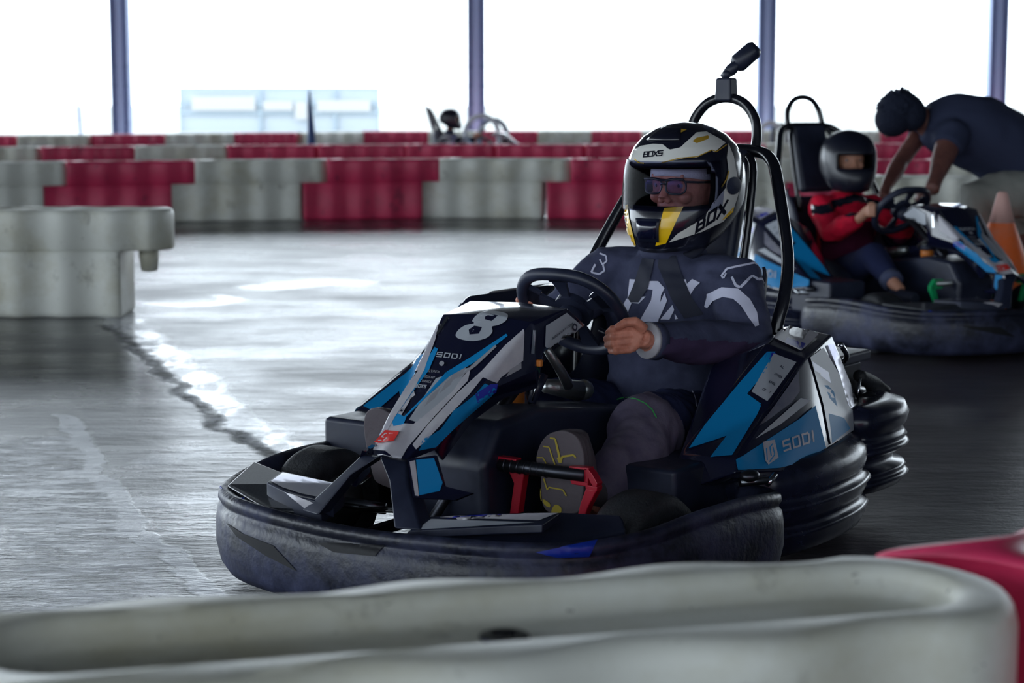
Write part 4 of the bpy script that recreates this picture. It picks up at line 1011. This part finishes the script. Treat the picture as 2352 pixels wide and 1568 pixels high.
def head_parts(g, c, yaw, s=1.0, skin=None):
    R = Euler((0, 0, yaw)).to_matrix(); f = lambda x, y, z: c + R @ V((x, y, z)) * s; ro = (0, 0, yaw); skin = skin or X.skin
    g.ball(f(-.005, 0, .01), (.100 * s, .080 * s, .11 * s), skin, 24, rot=ro); g.ball(f(.02, 0, -.06), (.068 * s, .058 * s, .06 * s), skin, 20, rot=ro)
    g.tube([f(.085, 0, .012), f(.098, 0, -.012), f(.107, 0, -.03)], [.008 * s, .010 * s, .013 * s], skin, 10); g.ball(f(.098, .01, -.034), .009 * s, skin, 10); g.ball(f(.098, -.01, -.034), .009 * s, skin, 10)
    for y in (.031, -.031): g.tube([f(.086, y * .4, .022), f(.080, y * 1.5, .026)], .008 * s, skin, 10); g.ball(f(.066, y * 1.35, -.026), (.02 * s, .018 * s, .018 * s), skin, 12)
    g.tube([f(.084, .018, -.06), f(.088, 0, -.058), f(.084, -.018, -.06)], .006 * s, skin, 8); g.ball(f(.078, 0, -.088), (.022 * s, .024 * s, .018 * s), skin, 12)
    for y in (.076, -.076): g.ball(f(-.012, y, -.008), (.016 * s, .008 * s, .03 * s), skin, 12, rot=ro)
    return f
def eyes(parent, f, s=1.0):
    for y in (.032, -.032):
        g = G(); g.ball(f(.073, y, .004), .0125 * s, mat('eye_white', 'a89c9e', .3), 14); g.ball(f(.0815, y, .003), .0055 * s, mat('dark_iris', '2a1c18', .2), 12); g.build('eye', parent)
def hand(g, wrist, palm, knuckles, pips, tips, thumb, skin, s=1.0):
    """palm mass, four separate fingers of different length and a thumb from the side of the palm"""
    g.tube([wrist, wrist.lerp(palm, .5), palm], [.026 * s, .030 * s, .027 * s], skin, 14, sq=(1, .8))
    kk = list(knuckles)
    for k in kk: g.tube([palm, k], [.017 * s, .0105 * s], skin, 10)
    for a, b, c, r in zip(kk, pips, tips, (.0092, .0096, .0092, .0082)):
        g.tube([a, a.lerp(b, .5), b, b.lerp(c, .55), c], [r * 1.15 * s, r * s, r * 1.08 * s, r * .92 * s, r * .8 * s], skin, 10); g.ball(c, r * .85 * s, skin, 10); g.ball(b, r * 1.1 * s, skin, 10)
    g.tube(thumb, [.015 * s, .0125 * s, .0115 * s, .009 * s][:len(thumb)], skin, 10); g.ball(thumb[-1], .0092 * s, skin, 10)
HC = K(1572, 422, a=-.87); HC = V((HC.x, max(-.01, min(.03, HC.y)), HC.z))
SH = .197
elN, wrN = K(1722, 795, b=.285), K(1484, 782, b=.188)
shN, shF = V((-.85, .19, .628)), V((-.85, -.19, .632))
elF, wrF = V((-.70, -.285, .50)), V((-.475, -.185, .572))
knN = K(1478, 985, b=.225); anN = K(1372, 1142, a=-.10); anN.y = min(anN.y, .25)
hipN = V((-.84, .105, .235))
fl = lambda p: V((p.x, -p.y, p.z))
g = G(); sk = X.skin
f = head_parts(g, HC + V((0, 0, -.004)), 0)
g.tube([HC + V((-.02, 0, -.07)), V((-.865, 0, .70)), V((-.865, 0, .60)), V((-.86, 0, .45)), V((-.85, 0, .28)), V((-.85, 0, .2))], [.055, .055, .10, .105, .11, .11], sk, 20, sq=(1.15, .85))
for a, b, c in ((shN, elN, wrN), (shF, elF, wrF)): g.tube([V((-.86, 0, .62)), a, b, c], [.05, .045, .038, .027], sk, 14)
for k_, a_, h_ in ((knN, anN, hipN), (fl(knN), fl(anN), fl(hipN))): g.tube([V((-.84, 0, .23)), h_, k_, a_, a_ + V((.02, 0, -.03))], [.07, .07, .05, .032, .03], sk, 14)
# near hand: fingers wrapped round the rim
nk = [K(1450, 750 + 17.5 * i, a=-.385) for i in range(4)]; np_ = [K(1410 - (3, 2, 2, -4)[i], 756 + 17 * i, a=-.350) for i in range(4)]; ntp = [K(1394 + (2, -2, 0, 8)[i], 764 + 14 * i, a=-.385) for i in range(4)]
hand(g, wrN, K(1470, 776, a=-.40), nk, np_, ntp, [K(1478, 756, a=-.40), K(1458, 738, a=-.375), K(1438, 740, a=-.362), K(1420, 750, a=-.352)], sk)
# far hand on the other side of the wheel
w0 = sw(-.137, -.01)
fk = [w0 + V((-.008, -.026, .022 - .019 * i)) for i in range(4)]; fp = [w0 + V((.024, -.012, .024 - .019 * i)) for i in range(4)]; ft = [w0 + V((.018, .02, .02 - .018 * i)) for i in range(4)]
hand(g, wrF, w0 + V((-.035, -.022, .0)), fk, fp, ft, [w0 + V((-.04, -.01, .02)), w0 + V((-.028, .012, .030)), w0 + V((-.008, .024, .028)), w0 + V((.008, .034, .02))], sk)
drv = blob('person', g, None, voxel=.0031, smooth=1)
drv.location = KO; drv.rotation_euler = (0, 0, KRZ)
tag(drv, 'adult driver in charcoal jersey and yellow-white helmet, hands on the wheel of kart 8', 'person')
eyes(drv, f)
# head cover and spectacles
g = G(); rows = []
for i in range(9):
    z = .028 + .09 * i / 8; r = math.sqrt(max(.0, 1 - ((z - .01) / .118) ** 2)); rows.append([HC + V((-.01 + (.112 * r) * math.cos(t), .088 * r * math.sin(t), z - .004 + (.012 * abs(math.sin(t)) ** 2 * -1 if i == 0 else 0))) for t in [2 * PI * k / 40 for k in range(40)]])
g.grid(rows, X.wool, closed=True, caps=False); g.build('head_cover', drv, solid=.003)
gl = G()
for sg in (1, -1):
    c_ = f(.103, .033 * sg, .002); pts = []
    for k in range(24):
        t = 2 * PI * k / 24; x, z = math.cos(t), math.sin(t); x = abs(x) ** .6 * (1 if x > 0 else -1) * .027; z = abs(z) ** .7 * (1 if z > 0 else -1) * .0195
        pts.append(c_ + V((-.010 * (x * sg / .027) ** 2 * (1 if x * sg > 0 else 0), x, z)))
    gl.tube(pts, .0026, X.frame, 8, closed=True); gl.tube([pts[0 if sg > 0 else 12] + V((0, 0, .012)), f(.06, .078 * sg, .012), f(-.02, .083 * sg, .010)], .0028, X.frame, 8)
gl.tube([f(.104, .008, .006), f(.106, 0, .009), f(.104, -.008, .006)], .003, X.frame, 8); gl.tube([f(.102, .058, .019), f(.104, .035, .021), f(.104, .01, .017), f(.104, -.01, .017), f(.104, -.035, .021), f(.102, -.058, .019)], .0034, X.frame, 8)
sp_ = gl.build('spectacles', drv)
for sg in (1, -1):
    G().lathe([(.001, 0), (.018, 0), (.022, -.001)], X.lens, c=f(.104, .033 * sg, .002), axis='x', seg=20, cap=False).build('lens', sp_)
# jersey
g = G()
def ring(c, hw, hd, n=28, tilt=0):
    return [V((c.x + hd * math.cos(t) * (1 if math.cos(t) > 0 else .9), c.y + hw * math.copysign(abs(math.sin(t)) ** .85, math.sin(t)), c.z + tilt * math.cos(t))) for t in [2 * PI * k / n for k in range(n)]]
tors = [(-.845, .215, .165, .125), (-.85, .27, .172, .135), (-.86, .35, .175, .14), (-.87, .45, .182, .135), (-.875, .54, .195, .13), (-.875, .61, .195, .115), (-.872, .655, .165, .095), (-.868, .69, .095, .078), (-.862, .715, .072, .068)]
g.grid([ring(V((a, .0, z)), hw, hd) for a, z, hw, hd in tors], X.jersey, closed=True, caps=True)
J = X.jersey
g.tube([V((-.87, .10, .635)), shN, shN.lerp(elN, .5), elN, elN.lerp(wrN, .3), elN.lerp(wrN, .7), wrN.lerp(elN, .04)], [.07, .078, .07, .066, .060, .050, .043], J, 18)
g.tube([V((-.87, -.10, .635)), shF, shF.lerp(elF, .5), elF, elF.lerp(wrF, .5), wrF.lerp(elF, .08)], [.07, .076, .066, .058, .048, .038], J, 18)
jer = blob('jersey', g, drv, voxel=.007, smooth=5, wrinkle=(.010, 10, (1, 1, 2.0)))
# hollow cuff and collar read as edges; forearm panel is plum coloured cloth
def infore(c):
    d = (wrN - elN); t = (c - elN).dot(d) / d.dot(d); return .02 < t < 1.1 and (c - elN - d * t).length < .075 and c.z < elN.z + (wrN.z - elN.z) * t + .012
paint(jer, [(X.jpurple, infore)], X.jersey)
st = Sticker(jer); W_ = X.jwhite
st.put([(1447, 641), (1462, 641), (1440, 695), (1452, 700), (1470, 693), (1482, 678), (1462, 676), (1478, 702), (1450, 722), (1437, 728), (1423, 712)][:0] or [(1447, 641), (1463, 642), (1442, 690), (1424, 716), (1437, 729), (1452, 690), (1448, 693)], W_)
st.put([(1424, 716), (1438, 730), (1452, 695), (1468, 697), (1484, 681), (1460, 682), (1448, 690), (1440, 685)], W_)
st.put([(1476, 662), (1486, 646), (1512, 646), (1527, 662), (1519, 678), (1513, 738), (1492, 742), (1470, 737), (1496, 690), (1500, 665)], W_)
st.put([(1527, 672), (1533, 690), (1522, 716), (1512, 736), (1505, 728), (1515, 700)], W_)
st.put([(1518, 733), (1545, 700), (1549, 712), (1538, 734)], W_); st.put([(1550, 720), (1558, 732), (1551, 733)], W_)
st.put([(1560, 642), (1576, 642), (1578, 652), (1590, 641), (1609, 648), (1596, 660), (1582, 682), (1572, 668)], W_)
# shoulder mark (outlined shape), white sleeve band, far sleeve mark
bands(st, [(1658, 633), (1670, 617), (1700, 610), (1732, 604), (1750, 612), (1764, 632), (1766, 648)], 4.5, W_)
bands(st, [(1656, 633), (1662, 640), (1668, 628)], 4, W_); bands(st, [(1681, 637), (1690, 656), (1700, 660), (1715, 646), (1727, 634), (1740, 642), (1748, 640), (1762, 652)], [5, 6, 6, 6, 5, 6, 5, 4], W_)
st.put(band([(1621, 706), (1632, 683), (1660, 671), (1690, 675), (1712, 695), (1728, 722), (1738, 750)], [8, 22, 22, 26, 25, 22, 10]), W_)
bands(st, [(1378, 583), (1392, 588), (1394, 600), (1384, 608), (1378, 596)], 3.5, W_); bands(st, [(1368, 608), (1358, 626), (1376, 630), (1388, 622), (1385, 606)], 4, W_)
st.layer += 3
st.put([(1515, 588), (1552, 588), (1566, 630), (1590, 685), (1616, 722), (1572, 732), (1545, 690), (1528, 650), (1512, 612)], X.strap)
st.put([(1476, 594), (1505, 592), (1490, 660), (1468, 694), (1450, 694), (1444, 684), (1455, 660), (1466, 625)], X.strap)
st.done()
# cuff
d = (wrN - elN).normalized()
g = G(); g.tube([wrN - d * .035, wrN - d * .018, wrN - d * .006], [.046, .045, .043], X.jersey, 24, sq=(1, 1)); g.tube([wrN - d * .012, wrN - d * .001], [.044, .043], X.white, 24); g.build('cuff', drv)
g = G(); g.tube([V((-.862, 0, .685)), V((-.862, 0, .705)), V((-.862, 0, .722))], [.084, .078, .074], X.jersey, 28, sq=(1.1, 1)); g.build('collar', drv)
# trousers
g = G()
for sg, kn, an, hp in ((1, knN, anN, hipN), (-1, fl(knN), fl(anN), fl(hipN))):
    g.tube([V((-.85, .06 * sg, .22)), hp, hp.lerp(kn, .5) + V((0, 0, .01)), kn, kn.lerp(an, .35) + V((-.03, .02 * sg, 0)), kn.lerp(an, .7) + V((-.01, .01 * sg, 0)), an + V((.0, 0, -.01))], [.10, .10, .092, .085, .078, .060, .052], X.navy, 20)
g.ball((-.85, 0, .20), (.13, .165, .10), X.navy, 20)
tr = blob('trousers', g, drv, voxel=.008, smooth=4, wrinkle=(.010, 10, (1.6, 1, 1)))
def low(c):
    y = abs(c.y); t = (c.x - (-.425)) - (.35 - c.z) * .2; return c.x > knN.x - .055 + (c.z - knN.z) * .35 
paint(tr, [(X.taupe, low)], X.navy)
st = Sticker(tr); bands(st, [(1416, 918), (1428, 914), (1442, 913), (1462, 917), (1482, 927), (1498, 942), (1507, 960)], 2.6, X.neon); bands(st, [(1578, 884), (1590, 898), (1597, 918), (1598, 934)], 2, X.jwhite); st.done()
# shoes
for sg in (1, -1):
    out_ = curv([(1262, 996), (1298, 988), (1328, 1004), (1340, 1042), (1338, 1100), (1330, 1150), (1316, 1182), (1252, 1182), (1234, 1150), (1236, 1100), (1228, 1058), (1240, 1020)], 4)
    pts = [K(x, y, a=.022) for x, y in out_]; pts = [V((p.x - (.33 - p.z) * .12, p.y * sg, p.z)) for p in pts]
    top = V(((pts[0].x), 0.19 * sg, .33)); cen = sum(pts, V((0, 0, 0))) / len(pts)
    g = G(); g.tube([cen + V((-.04, 0, .075)), cen + V((-.055, 0, .02)), cen + V((-.075, 0, -.05)), V((anN.x, anN.y * sg, anN.z)) + V((-.01, 0, .0))], [.042, .050, .052, .046], X.sole, 18, sq=(1, .8))
    g.prism([cen + (p - cen) * .95 + V((-.012, 0, 0)) for p in pts], (-.03, 0, 0), X.sole)
    sh = blob('shoe', g, drv, voxel=.005, smooth=3)
    g = G(); g.prism(pts, (-.02, 0, 0), X.sole); so = g.build('sole', sh, bevel=.004)
    if sg > 0:
        st = Sticker(so)
        bands(st, [(1264, 1005), (1276, 1007), (1284, 1040), (1288, 1062), (1292, 1048), (1318, 1044), (1324, 1051)], [3, 4, 5, 5, 5, 4, 3], X.gold, step=8)
        bands(st, [(1248, 1024), (1262, 1026), (1270, 1050), (1276, 1066)], 3, X.gold, step=8); bands(st, [(1234, 1050), (1248, 1050), (1256, 1064)], 2.6, X.gold, step=8); st.put([(1280, 1050), (1294, 1052), (1284, 1062)], X.gold, step=8)
        bands(st, [(1250, 1098), (1258, 1124), (1262, 1118), (1294, 1124), (1302, 1138)], 3, X.gold, step=8); st.put(curv([(1240, 1120), (1244, 1135), (1232, 1155), (1224, 1145)], 3), X.gold, step=8); st.put(curv([(1248, 1145), (1264, 1155), (1264, 1164), (1252, 1158)], 3), X.gold, step=8); st.put(curv([(1276, 1158), (1290, 1164), (1288, 1178), (1268, 1176)], 3), X.gold, step=8)
        st.done()
# helmet
hel, hat, HM = helmet(drv, HC, 0, .03, 1.04)
hel['label'] = 'white, black and yellow full-face helmet'
st = Sticker(hel)
Wh, Ye = X.helmw, X.helmy
NR_ = (CO - (KO + KF * HC.x + KL * HC.y + V((0, 0, HC.z)))).length - .12
def P(poly, m, **k): st.put(poly, m, step=9, **k)
P([(1448, 372), (1456, 345), (1472, 336), (1500, 331), (1522, 332), (1535, 342), (1540, 344), (1563, 339), (1578, 325), (1600, 305), (1622, 303), (1650, 318), (1666, 328), (1640, 350), (1634, 346), (1600, 362), (1580, 362), (1520, 374), (1500, 374), (1475, 374), (1460, 368)], Wh)
P([(1516, 307), (1530, 300), (1555, 297), (1578, 298), (1566, 305), (1548, 309)], X.helmo); P([(1590, 325), (1600, 317), (1630, 311), (1626, 320), (1600, 330)], X.helmo)
bands(st, [(1458, 365), (1468, 374), (1480, 375)], 2.4, Ye, step=8); bands(st, [(1520, 374), (1560, 364), (1602, 360), (1634, 345), (1644, 349), (1668, 333)], 2.2, X.helmo, step=8)
P([(1672, 330), (1684, 360), (1690, 395), (1694, 420), (1680, 440), (1665, 430), (1672, 395), (1668, 362)], Wh)
P([(1432, 466), (1444, 478), (1446, 500), (1462, 564), (1452, 560), (1436, 515), (1430, 485)], Ye)
P([(1526, 478), (1570, 474), (1556, 502), (1530, 558), (1506, 564), (1514, 522)], Ye)
P([(1536, 556), (1556, 536), (1596, 512), (1620, 492), (1650, 450), (1668, 428), (1690, 412), (1696, 440), (1684, 478), (1660, 508), (1610, 532), (1570, 545)], Wh)
P([(1656, 505), (1678, 480), (1684, 474), (1682, 486), (1666, 500)], Ye); bands(st, [(1656, 430), (1668, 410), (1672, 392)], 3, X.helmo, step=8)
st.layer += 4
st.text('BOXS', (1479, 361), (10.5, -.8), (2.5, -11), X.helmk, th=.26, sp=1.05, step=6, w=.85)
st.text('BOX', (1598, 531), (21, -14), (5, -26), X.helmk, th=.3, sp=1.15, step=7, w=.75)
st.done()
# chin vent, brow vent, chin strap
g = G(); g.grid([[hat(z, t, .006) for t in (-.20, -.14, 0, .14, .20)] for z in (-.072, -.085, -.1, -.125)], X.black); g.grid([[hat(z, t * .8, .009) for t in (-.2, -.1, 0, .1, .2)] for z in (-.078, -.095, -.118)], X.darksteel if 0 else X.gloss); g.build('chin_vent', hel, solid=.004)
g = G(); g.grid([[hat(z, t, .005 + .004 * (1 - abs(t) * 2)) for t in (-.42, -.3, -.12, 0, .12, .3, .42)] for z in (.115, .128, .14, .146)], X.helmk); g.build('brow_vent', hel, solid=.004)
g = G(); g.tube([HC + V((.02, .10, -.12)), HC + V((.05, .06, -.175)), HC + V((.06, .0, -.185)), HC + V((.05, -.06, -.175)), HC + V((.02, -.10, -.12))], .009, X.strap, 10, spline=4, sq=(.5, 1.3)); g.build('chin_strap', hel)
# ================================================================== second kart, its child driver and the man leaning over it
R2D = math.radians
O2 = V((1.98, 8.42, 0)); F2 = V((math.sin(R2D(30)), -math.cos(R2D(30)), 0)); L2_ = V((-F2.y, F2.x, 0)); FR2 = (O2, F2, L2_)
bpy.data.objects['race_number'].hide_render = False
rn = race_number; rn.parent = None
kart2 = copy_tree(kart); rn.parent = kart
kart2.location = O2; kart2.rotation_euler = (0, 0, math.atan2(F2.y, F2.x))
tag(kart2, 'go-kart with green pedals behind, carrying the child in the red jacket', 'go-kart')
kart3 = copy_tree(kart2); kart3.location = (-.05, 26, 0); kart3.rotation_euler = (0, 0, .1)
tag(kart3, 'tiny distant go-kart between the far barrier rows, facing right', 'go-kart')
def recolour(o, frm, to):
    for ch in list(o.children) + [c for k in o.children for c in k.children]:
        if ch.type == 'MESH' and any(m and m.name == frm.name for m in ch.data.materials):
            me = ch.data.copy(); ch.data = me
            for i, m in enumerate(me.materials):
                if m and m.name == frm.name: me.materials[i] = to
            if 'label' in ch: ch['label'] = ch['label'].replace('red', 'green')
recolour(kart2, X.redm, X.greenm)
K2 = lambda x, y, **k: K(x, y, fr=FR2, **k)
HC2 = K2(1948, 368, b=-.0)
g = G(); sk = X.skin3
f2 = head_parts(g, HC2, -.35, .92, sk)
S1, S2 = K2(1885, 478, b=-.15), None; S2 = V((S1.x, .15, S1.z)); E1 = K2(1912, 535, b=-.20); W1 = K2(1976, 500, a=-.47); P1 = K2(1996, 482, a=-.44)
E2 = V((-.62, .2, .46)); W2 = V((-.47, .15, .56)); P2 = V((-.43, .135, .58))
H1 = V((-.80, -.09, .22)); N1 = K2(2010, 590, b=-.20); A1 = K2(2052, 650, b=-.24); T1_ = K2(2092, 690, b=-.25)
g.tube([HC2 + V((0, 0, -.06)), V((S1.x, 0, S1.z + .04)), V((S1.x, 0, .3)), V((S1.x, 0, .22))], [.045, .045, .08, .085], sk, 16)
for a, b, c, d in ((S1, E1, W1, P1), (S2, E2, W2, P2)): g.tube([V((S1.x, 0, S1.z)), a, b, c, d], [.04, .035, .03, .022, .026], sk, 12)
for sgn, a, b, c in ((1, H1, N1, A1), (-1, fl(H1), fl(N1), fl(A1))): g.tube([V((-.8, 0, .2)), a, b, c, c + V((.05, 0, -.03))], [.06, .06, .04, .03, .026], sk, 12)
for P_, s_ in ((P1, -1), (P2, 1)):
    c_ = P_ + V((.01, .01 * s_, .0))
    hand(g, P_ + V((-.03, 0, -.02)), c_, [c_ + V((.012, .012 * s_, .02 - .015 * i)) for i in range(4)], [c_ + V((.034, -.004 * s_, .022 - .015 * i)) for i in range(4)], [c_ + V((.02, -.022 * s_, .02 - .014 * i)) for i in range(4)],
         [c_ + V((-.015, -.01 * s_, .02)), c_ + V((0, -.02 * s_, .028)), c_ + V((.012, -.03 * s_, .022))], sk, .85)
kid = blob('person', g, None, voxel=.0055, smooth=2); kid.location = O2; kid.rotation_euler = kart2.rotation_euler
tag(kid, 'child in red jacket and black helmet sitting in the second go-kart, hands on wheel', 'person')
eyes(kid, f2, .92)
g = G()
zt = S1.z
g.grid([ring(V((S1.x + dx, 0, z)), hw, hd) for z, hw, hd, dx in ((.20, .135, .11, .02), (.32, .145, .12, .01), (zt - .10, .155, .11, 0), (zt, .155, .095, 0), (zt + .045, .11, .075, 0), (zt + .075, .065, .06, 0))], X.redj, closed=True, caps=True)
for a, b, c in ((S1, E1, W1), (S2, E2, W2)): g.tube([V((S1.x, a.y * .5, zt)), a, a.lerp(b, .5), b, b.lerp(c, .5), c.lerp(b, .08)], [.06, .066, .06, .055, .048, .036], X.redj, 16)
jk = blob('jacket', g, kid, voxel=.008, smooth=4, wrinkle=(.008, 12, (1, 1, 1.6)))
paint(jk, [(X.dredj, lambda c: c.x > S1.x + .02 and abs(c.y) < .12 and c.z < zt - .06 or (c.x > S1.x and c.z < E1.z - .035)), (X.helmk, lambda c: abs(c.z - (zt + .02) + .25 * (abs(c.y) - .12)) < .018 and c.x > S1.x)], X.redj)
g = G()
for a, b, c in ((H1, N1, A1), (fl(H1), fl(N1), fl(A1))): g.tube([V((-.8, a.y * .5, .2)), a, a.lerp(b, .5), b, b.lerp(c, .5), c.lerp(b, .1)], [.085, .088, .078, .068, .055, .046], X.navy, 16)
tr2 = blob('jeans', g, kid, voxel=.009, smooth=4, wrinkle=(.006, 11, (1, 1, 1)))
for c, s_ in ((A1, 1), (fl(A1), -1)):
    g = G(); g.tube([c.lerp(N1 if s_ > 0 else fl(N1), .2), c.lerp(N1 if s_ > 0 else fl(N1), .02)], [.052, .05], mat('turned_up_denim', '4b5270', .9), 16); g.build('cuff', kid)
    t_ = T1_ if s_ > 0 else fl(T1_)
    g = G(); g.tube([c + V((.0, 0, -.05)), c.lerp(t_, .6) + V((0, 0, -.02)), t_ + V((.03, 0, .01))], [.036, .036, .028], X.strap, 14); blob('shoe', g, kid, voxel=.006, smooth=2)
h2, _, _ = helmet(kid, HC2 + V((0, 0, .002)), -.38, .02, .93, port=(-.036, .034), visor=False, pw=.62)
X.kidh = mat('plain_black_helmet_shell', '1a1d2c', .32, coat=.15); h2.data.materials[0] = X.kidh
h2['label'] = 'plain black full-face helmet'
# distant driver: same pose, dark clothing
far_d = copy_tree(kid); far_d.location = kart3.location; far_d.rotation_euler = kart3.rotation_euler
tag(far_d, 'tiny distant driver in dark clothing and helmet, sitting in the far kart', 'person')
recolour(far_d, X.redj, X.tee); recolour(far_d, X.dredj, X.tee)
# pale arched guards by the far rows
def arch(px, y, r0, lab_, col1, col2):
    p = aty(px, 300, y); root = empty('arched_guard', (p.x, y, 0)); tag(root, lab_, 'guard')
    for dx, rr, m in ((-.07, r0, col1), (.09, r0 * .8, col2)):
        pts = [(dx + rr * math.cos(t), dx * .5, .55 + rr * 1.15 * math.sin(t)) for t in [PI * k / 14 for k in range(15)]]
        G().tube([(dx + rr, dx * .5, 0), (dx + rr, dx * .5, .4)] + pts + [(dx - rr, dx * .5, .4), (dx - rr, dx * .5, 0)], .028, m, 10, sq=(1, 1.3)).build('hoop', root)
X.pw = mat('white_guard_foam', 'd8dadf', .6); X.gw = mat('grey_guard_edge', '80889a', .6)
arch(1118, 27.2, .24, 'white and grey double arched guard right of the distant driver', X.pw, X.gw)
arch(1780, 27.6, .15, 'small pale and dark arched guard right of the roll hoop, above the barriers', X.pw, X.darksteel)

# ---- bending man
YM = 9.5
m_ = lambda x, y, d=0: aty(x, y, YM + d)
base = m_(2290, 400); base.z = 0
g = G(); sk = X.skin2
hd = m_(2066, 262, -.05)
g.ball(hd, (.098, .085, .095), sk, 22); g.ball(hd + V((-.02, -.01, -.05)), (.06, .06, .06), sk, 16); g.tube([hd + V((-.05, -.02, -.085)), hd + V((-.07, -.02, -.11))], .014, sk, 8)
g.ball(hd + V((.0, -.085, -.01)), (.02, .01, .03), sk, 10)
nk_, ch, hp_ = m_(2118, 275), m_(2175, 305), m_(2385, 440)
g.tube([hd + V((.03, 0, -.01)), nk_, ch, m_(2290, 345), hp_], [.055, .06, .12, .13, .13], sk, 18)
sN, eN_, wN_, pN = m_(2185, 318, -.2), m_(2172, 345, -.25), m_(2150, 408, -.42), m_(2140, 436, -.5)
sF, eF_, wF_, pF = m_(2118, 300, .12), m_(2068, 372, 0), m_(2036, 430, -.15), m_(2030, 455, -.2)
g.tube([ch, sN, eN_, eN_.lerp(wN_, .4), wN_, pN], [.09, .068, .058, .053, .036, .036], sk, 14); g.tube([ch, sF, eF_, eF_.lerp(wF_, .3), wF_, pF], [.07, .05, .042, .043, .028, .03], sk, 14)
for P_, dx in ((pN, -1), (pF, -1)):
    c_ = P_ + V((-.01, 0, -.012))
    hand(g, P_ + V((.01, .02, .03)), c_, [c_ + V((-.02, .03 - .02 * i, -.005)) for i in range(4)], [c_ + V((-.05, .032 - .02 * i, -.012)) for i in range(4)], [c_ + V((-.062, .03 - .019 * i, -.035)) for i in range(4)],
         [c_ + V((0, -.03, .0)), c_ + V((-.02, -.05, -.01)), c_ + V((-.04, -.055, -.025))], sk)
kN, kF = m_(2240, 452, -.18), m_(2330, 470, .22)
fN, fF = V((kN.x + .06, kN.y + .05, .07)), V((kF.x + .1, kF.y + .1, .07))
hN, hF = hp_ + V((0, -.12, 0)), hp_ + V((.02, .12, 0))
for h_, k_, f_ in ((hN, kN, fN), (hF, kF, fF)): g.tube([hp_, h_, k_, k_.lerp(f_, .3), f_, f_ + V((-.1, -.03, -.035))], [.10, .09, .055, .055, .034, .03], sk, 16)
man = blob('person', g, None, voxel=.006, smooth=3)
tag(man, 'man in dark t-shirt and khaki shorts bending over the second kart, leaning on both arms', 'person')
def under(child, par):
    child.parent = par
# hair: short and ruffled
g = G(); g.ball(hd + V((.0, .0, .018)), (.112, .1, .102), X.hair, 26); g.ball(hd + V((-.035, -.01, -.025)), (.088, .095, .088), X.hair, 22); g.ball(hd + V((.055, -.01, .0)), (.075, .09, .085), X.hair, 20)
random.seed(3)
for i in range(110):
    t = random.uniform(0, 2 * PI); u = random.uniform(.0, 1); d = V((math.cos(t) * math.sqrt(1 - u * u) - .1, math.sin(t) * math.sqrt(1 - u * u), u)).normalized(); p = hd + V((d.x * .1, d.y * .09, d.z * .11))
    g.tube([p, p + d * .022 + V((random.uniform(-.01, .01), 0, random.uniform(0, .01)))], [.008, .003], X.hair, 6)
under(blob('hair', g, None, voxel=.0045, smooth=1), man)
g = G()
g.tube([m_(2122, 280), m_(2150, 286), m_(2185, 290), m_(2240, 305), m_(2300, 336), m_(2350, 378), m_(2395, 425)], [.09, .135, .165, .19, .19, .175, .16], X.tee, 26, spline=3, sq=(1.12, 1))
g.tube([ch + V((0, -.05, 0)), sN, sN.lerp(eN_, .8)], [.11, .085, .072], X.tee, 16); g.tube([ch + V((0, .05, 0)), sF, sF.lerp(eF_, .25)], [.1, .075, .062], X.tee, 16)
under(blob('t_shirt', g, None, voxel=.01, smooth=4, wrinkle=(.010, 6, (1, 1, 1))), man)
g = G()
for h_, k_, f_ in ((hN, kN, fN), (hF, kF, fF)): g.tube([hp_ + V((-.02, 0, -.02)), h_, h_.lerp(k_, .5), k_, k_.lerp(f_, .28)], [.15, .135, .12, .095, .09], X.shorts, 20)
under(blob('shorts', g, None, voxel=.01, smooth=4, wrinkle=(.012, 9, (1, 1, 1))), man)
for f_ in (fN, fF):
    g = G(); g.tube([f_ + V((.05, .01, -.03)), f_ + V((-.04, -.01, -.03)), f_ + V((-.15, -.04, -.04))], [.045, .045, .035], X.strap, 14, sq=(1, .8)); under(blob('shoe', g, None, voxel=.007, smooth=2), man)

# ---- traffic cone at the right
pc2 = aty(2303, 440, 9.0); cone = empty('traffic_cone', (pc2.x, 9.0, 0)); tag(cone, 'orange traffic cone with a faded tip standing behind the second kart nose', 'cone')
zt = pc2.z; g = G(); g.lathe([(.21, .03), (.205, .05), (.135, .30), (.060, zt * .78)], X.cone, seg=36, cap=False); g.lathe([(.060, zt * .78), (.026, zt - .01), (.018, zt)], X.conew, seg=36); g.build('cone_body', cone, bevel=0)
G().box((0, 0, .018), (.46, .46, .036), X.cone).build('base', cone, bevel=.01)
for n_ in ('visor_tmp',): pass
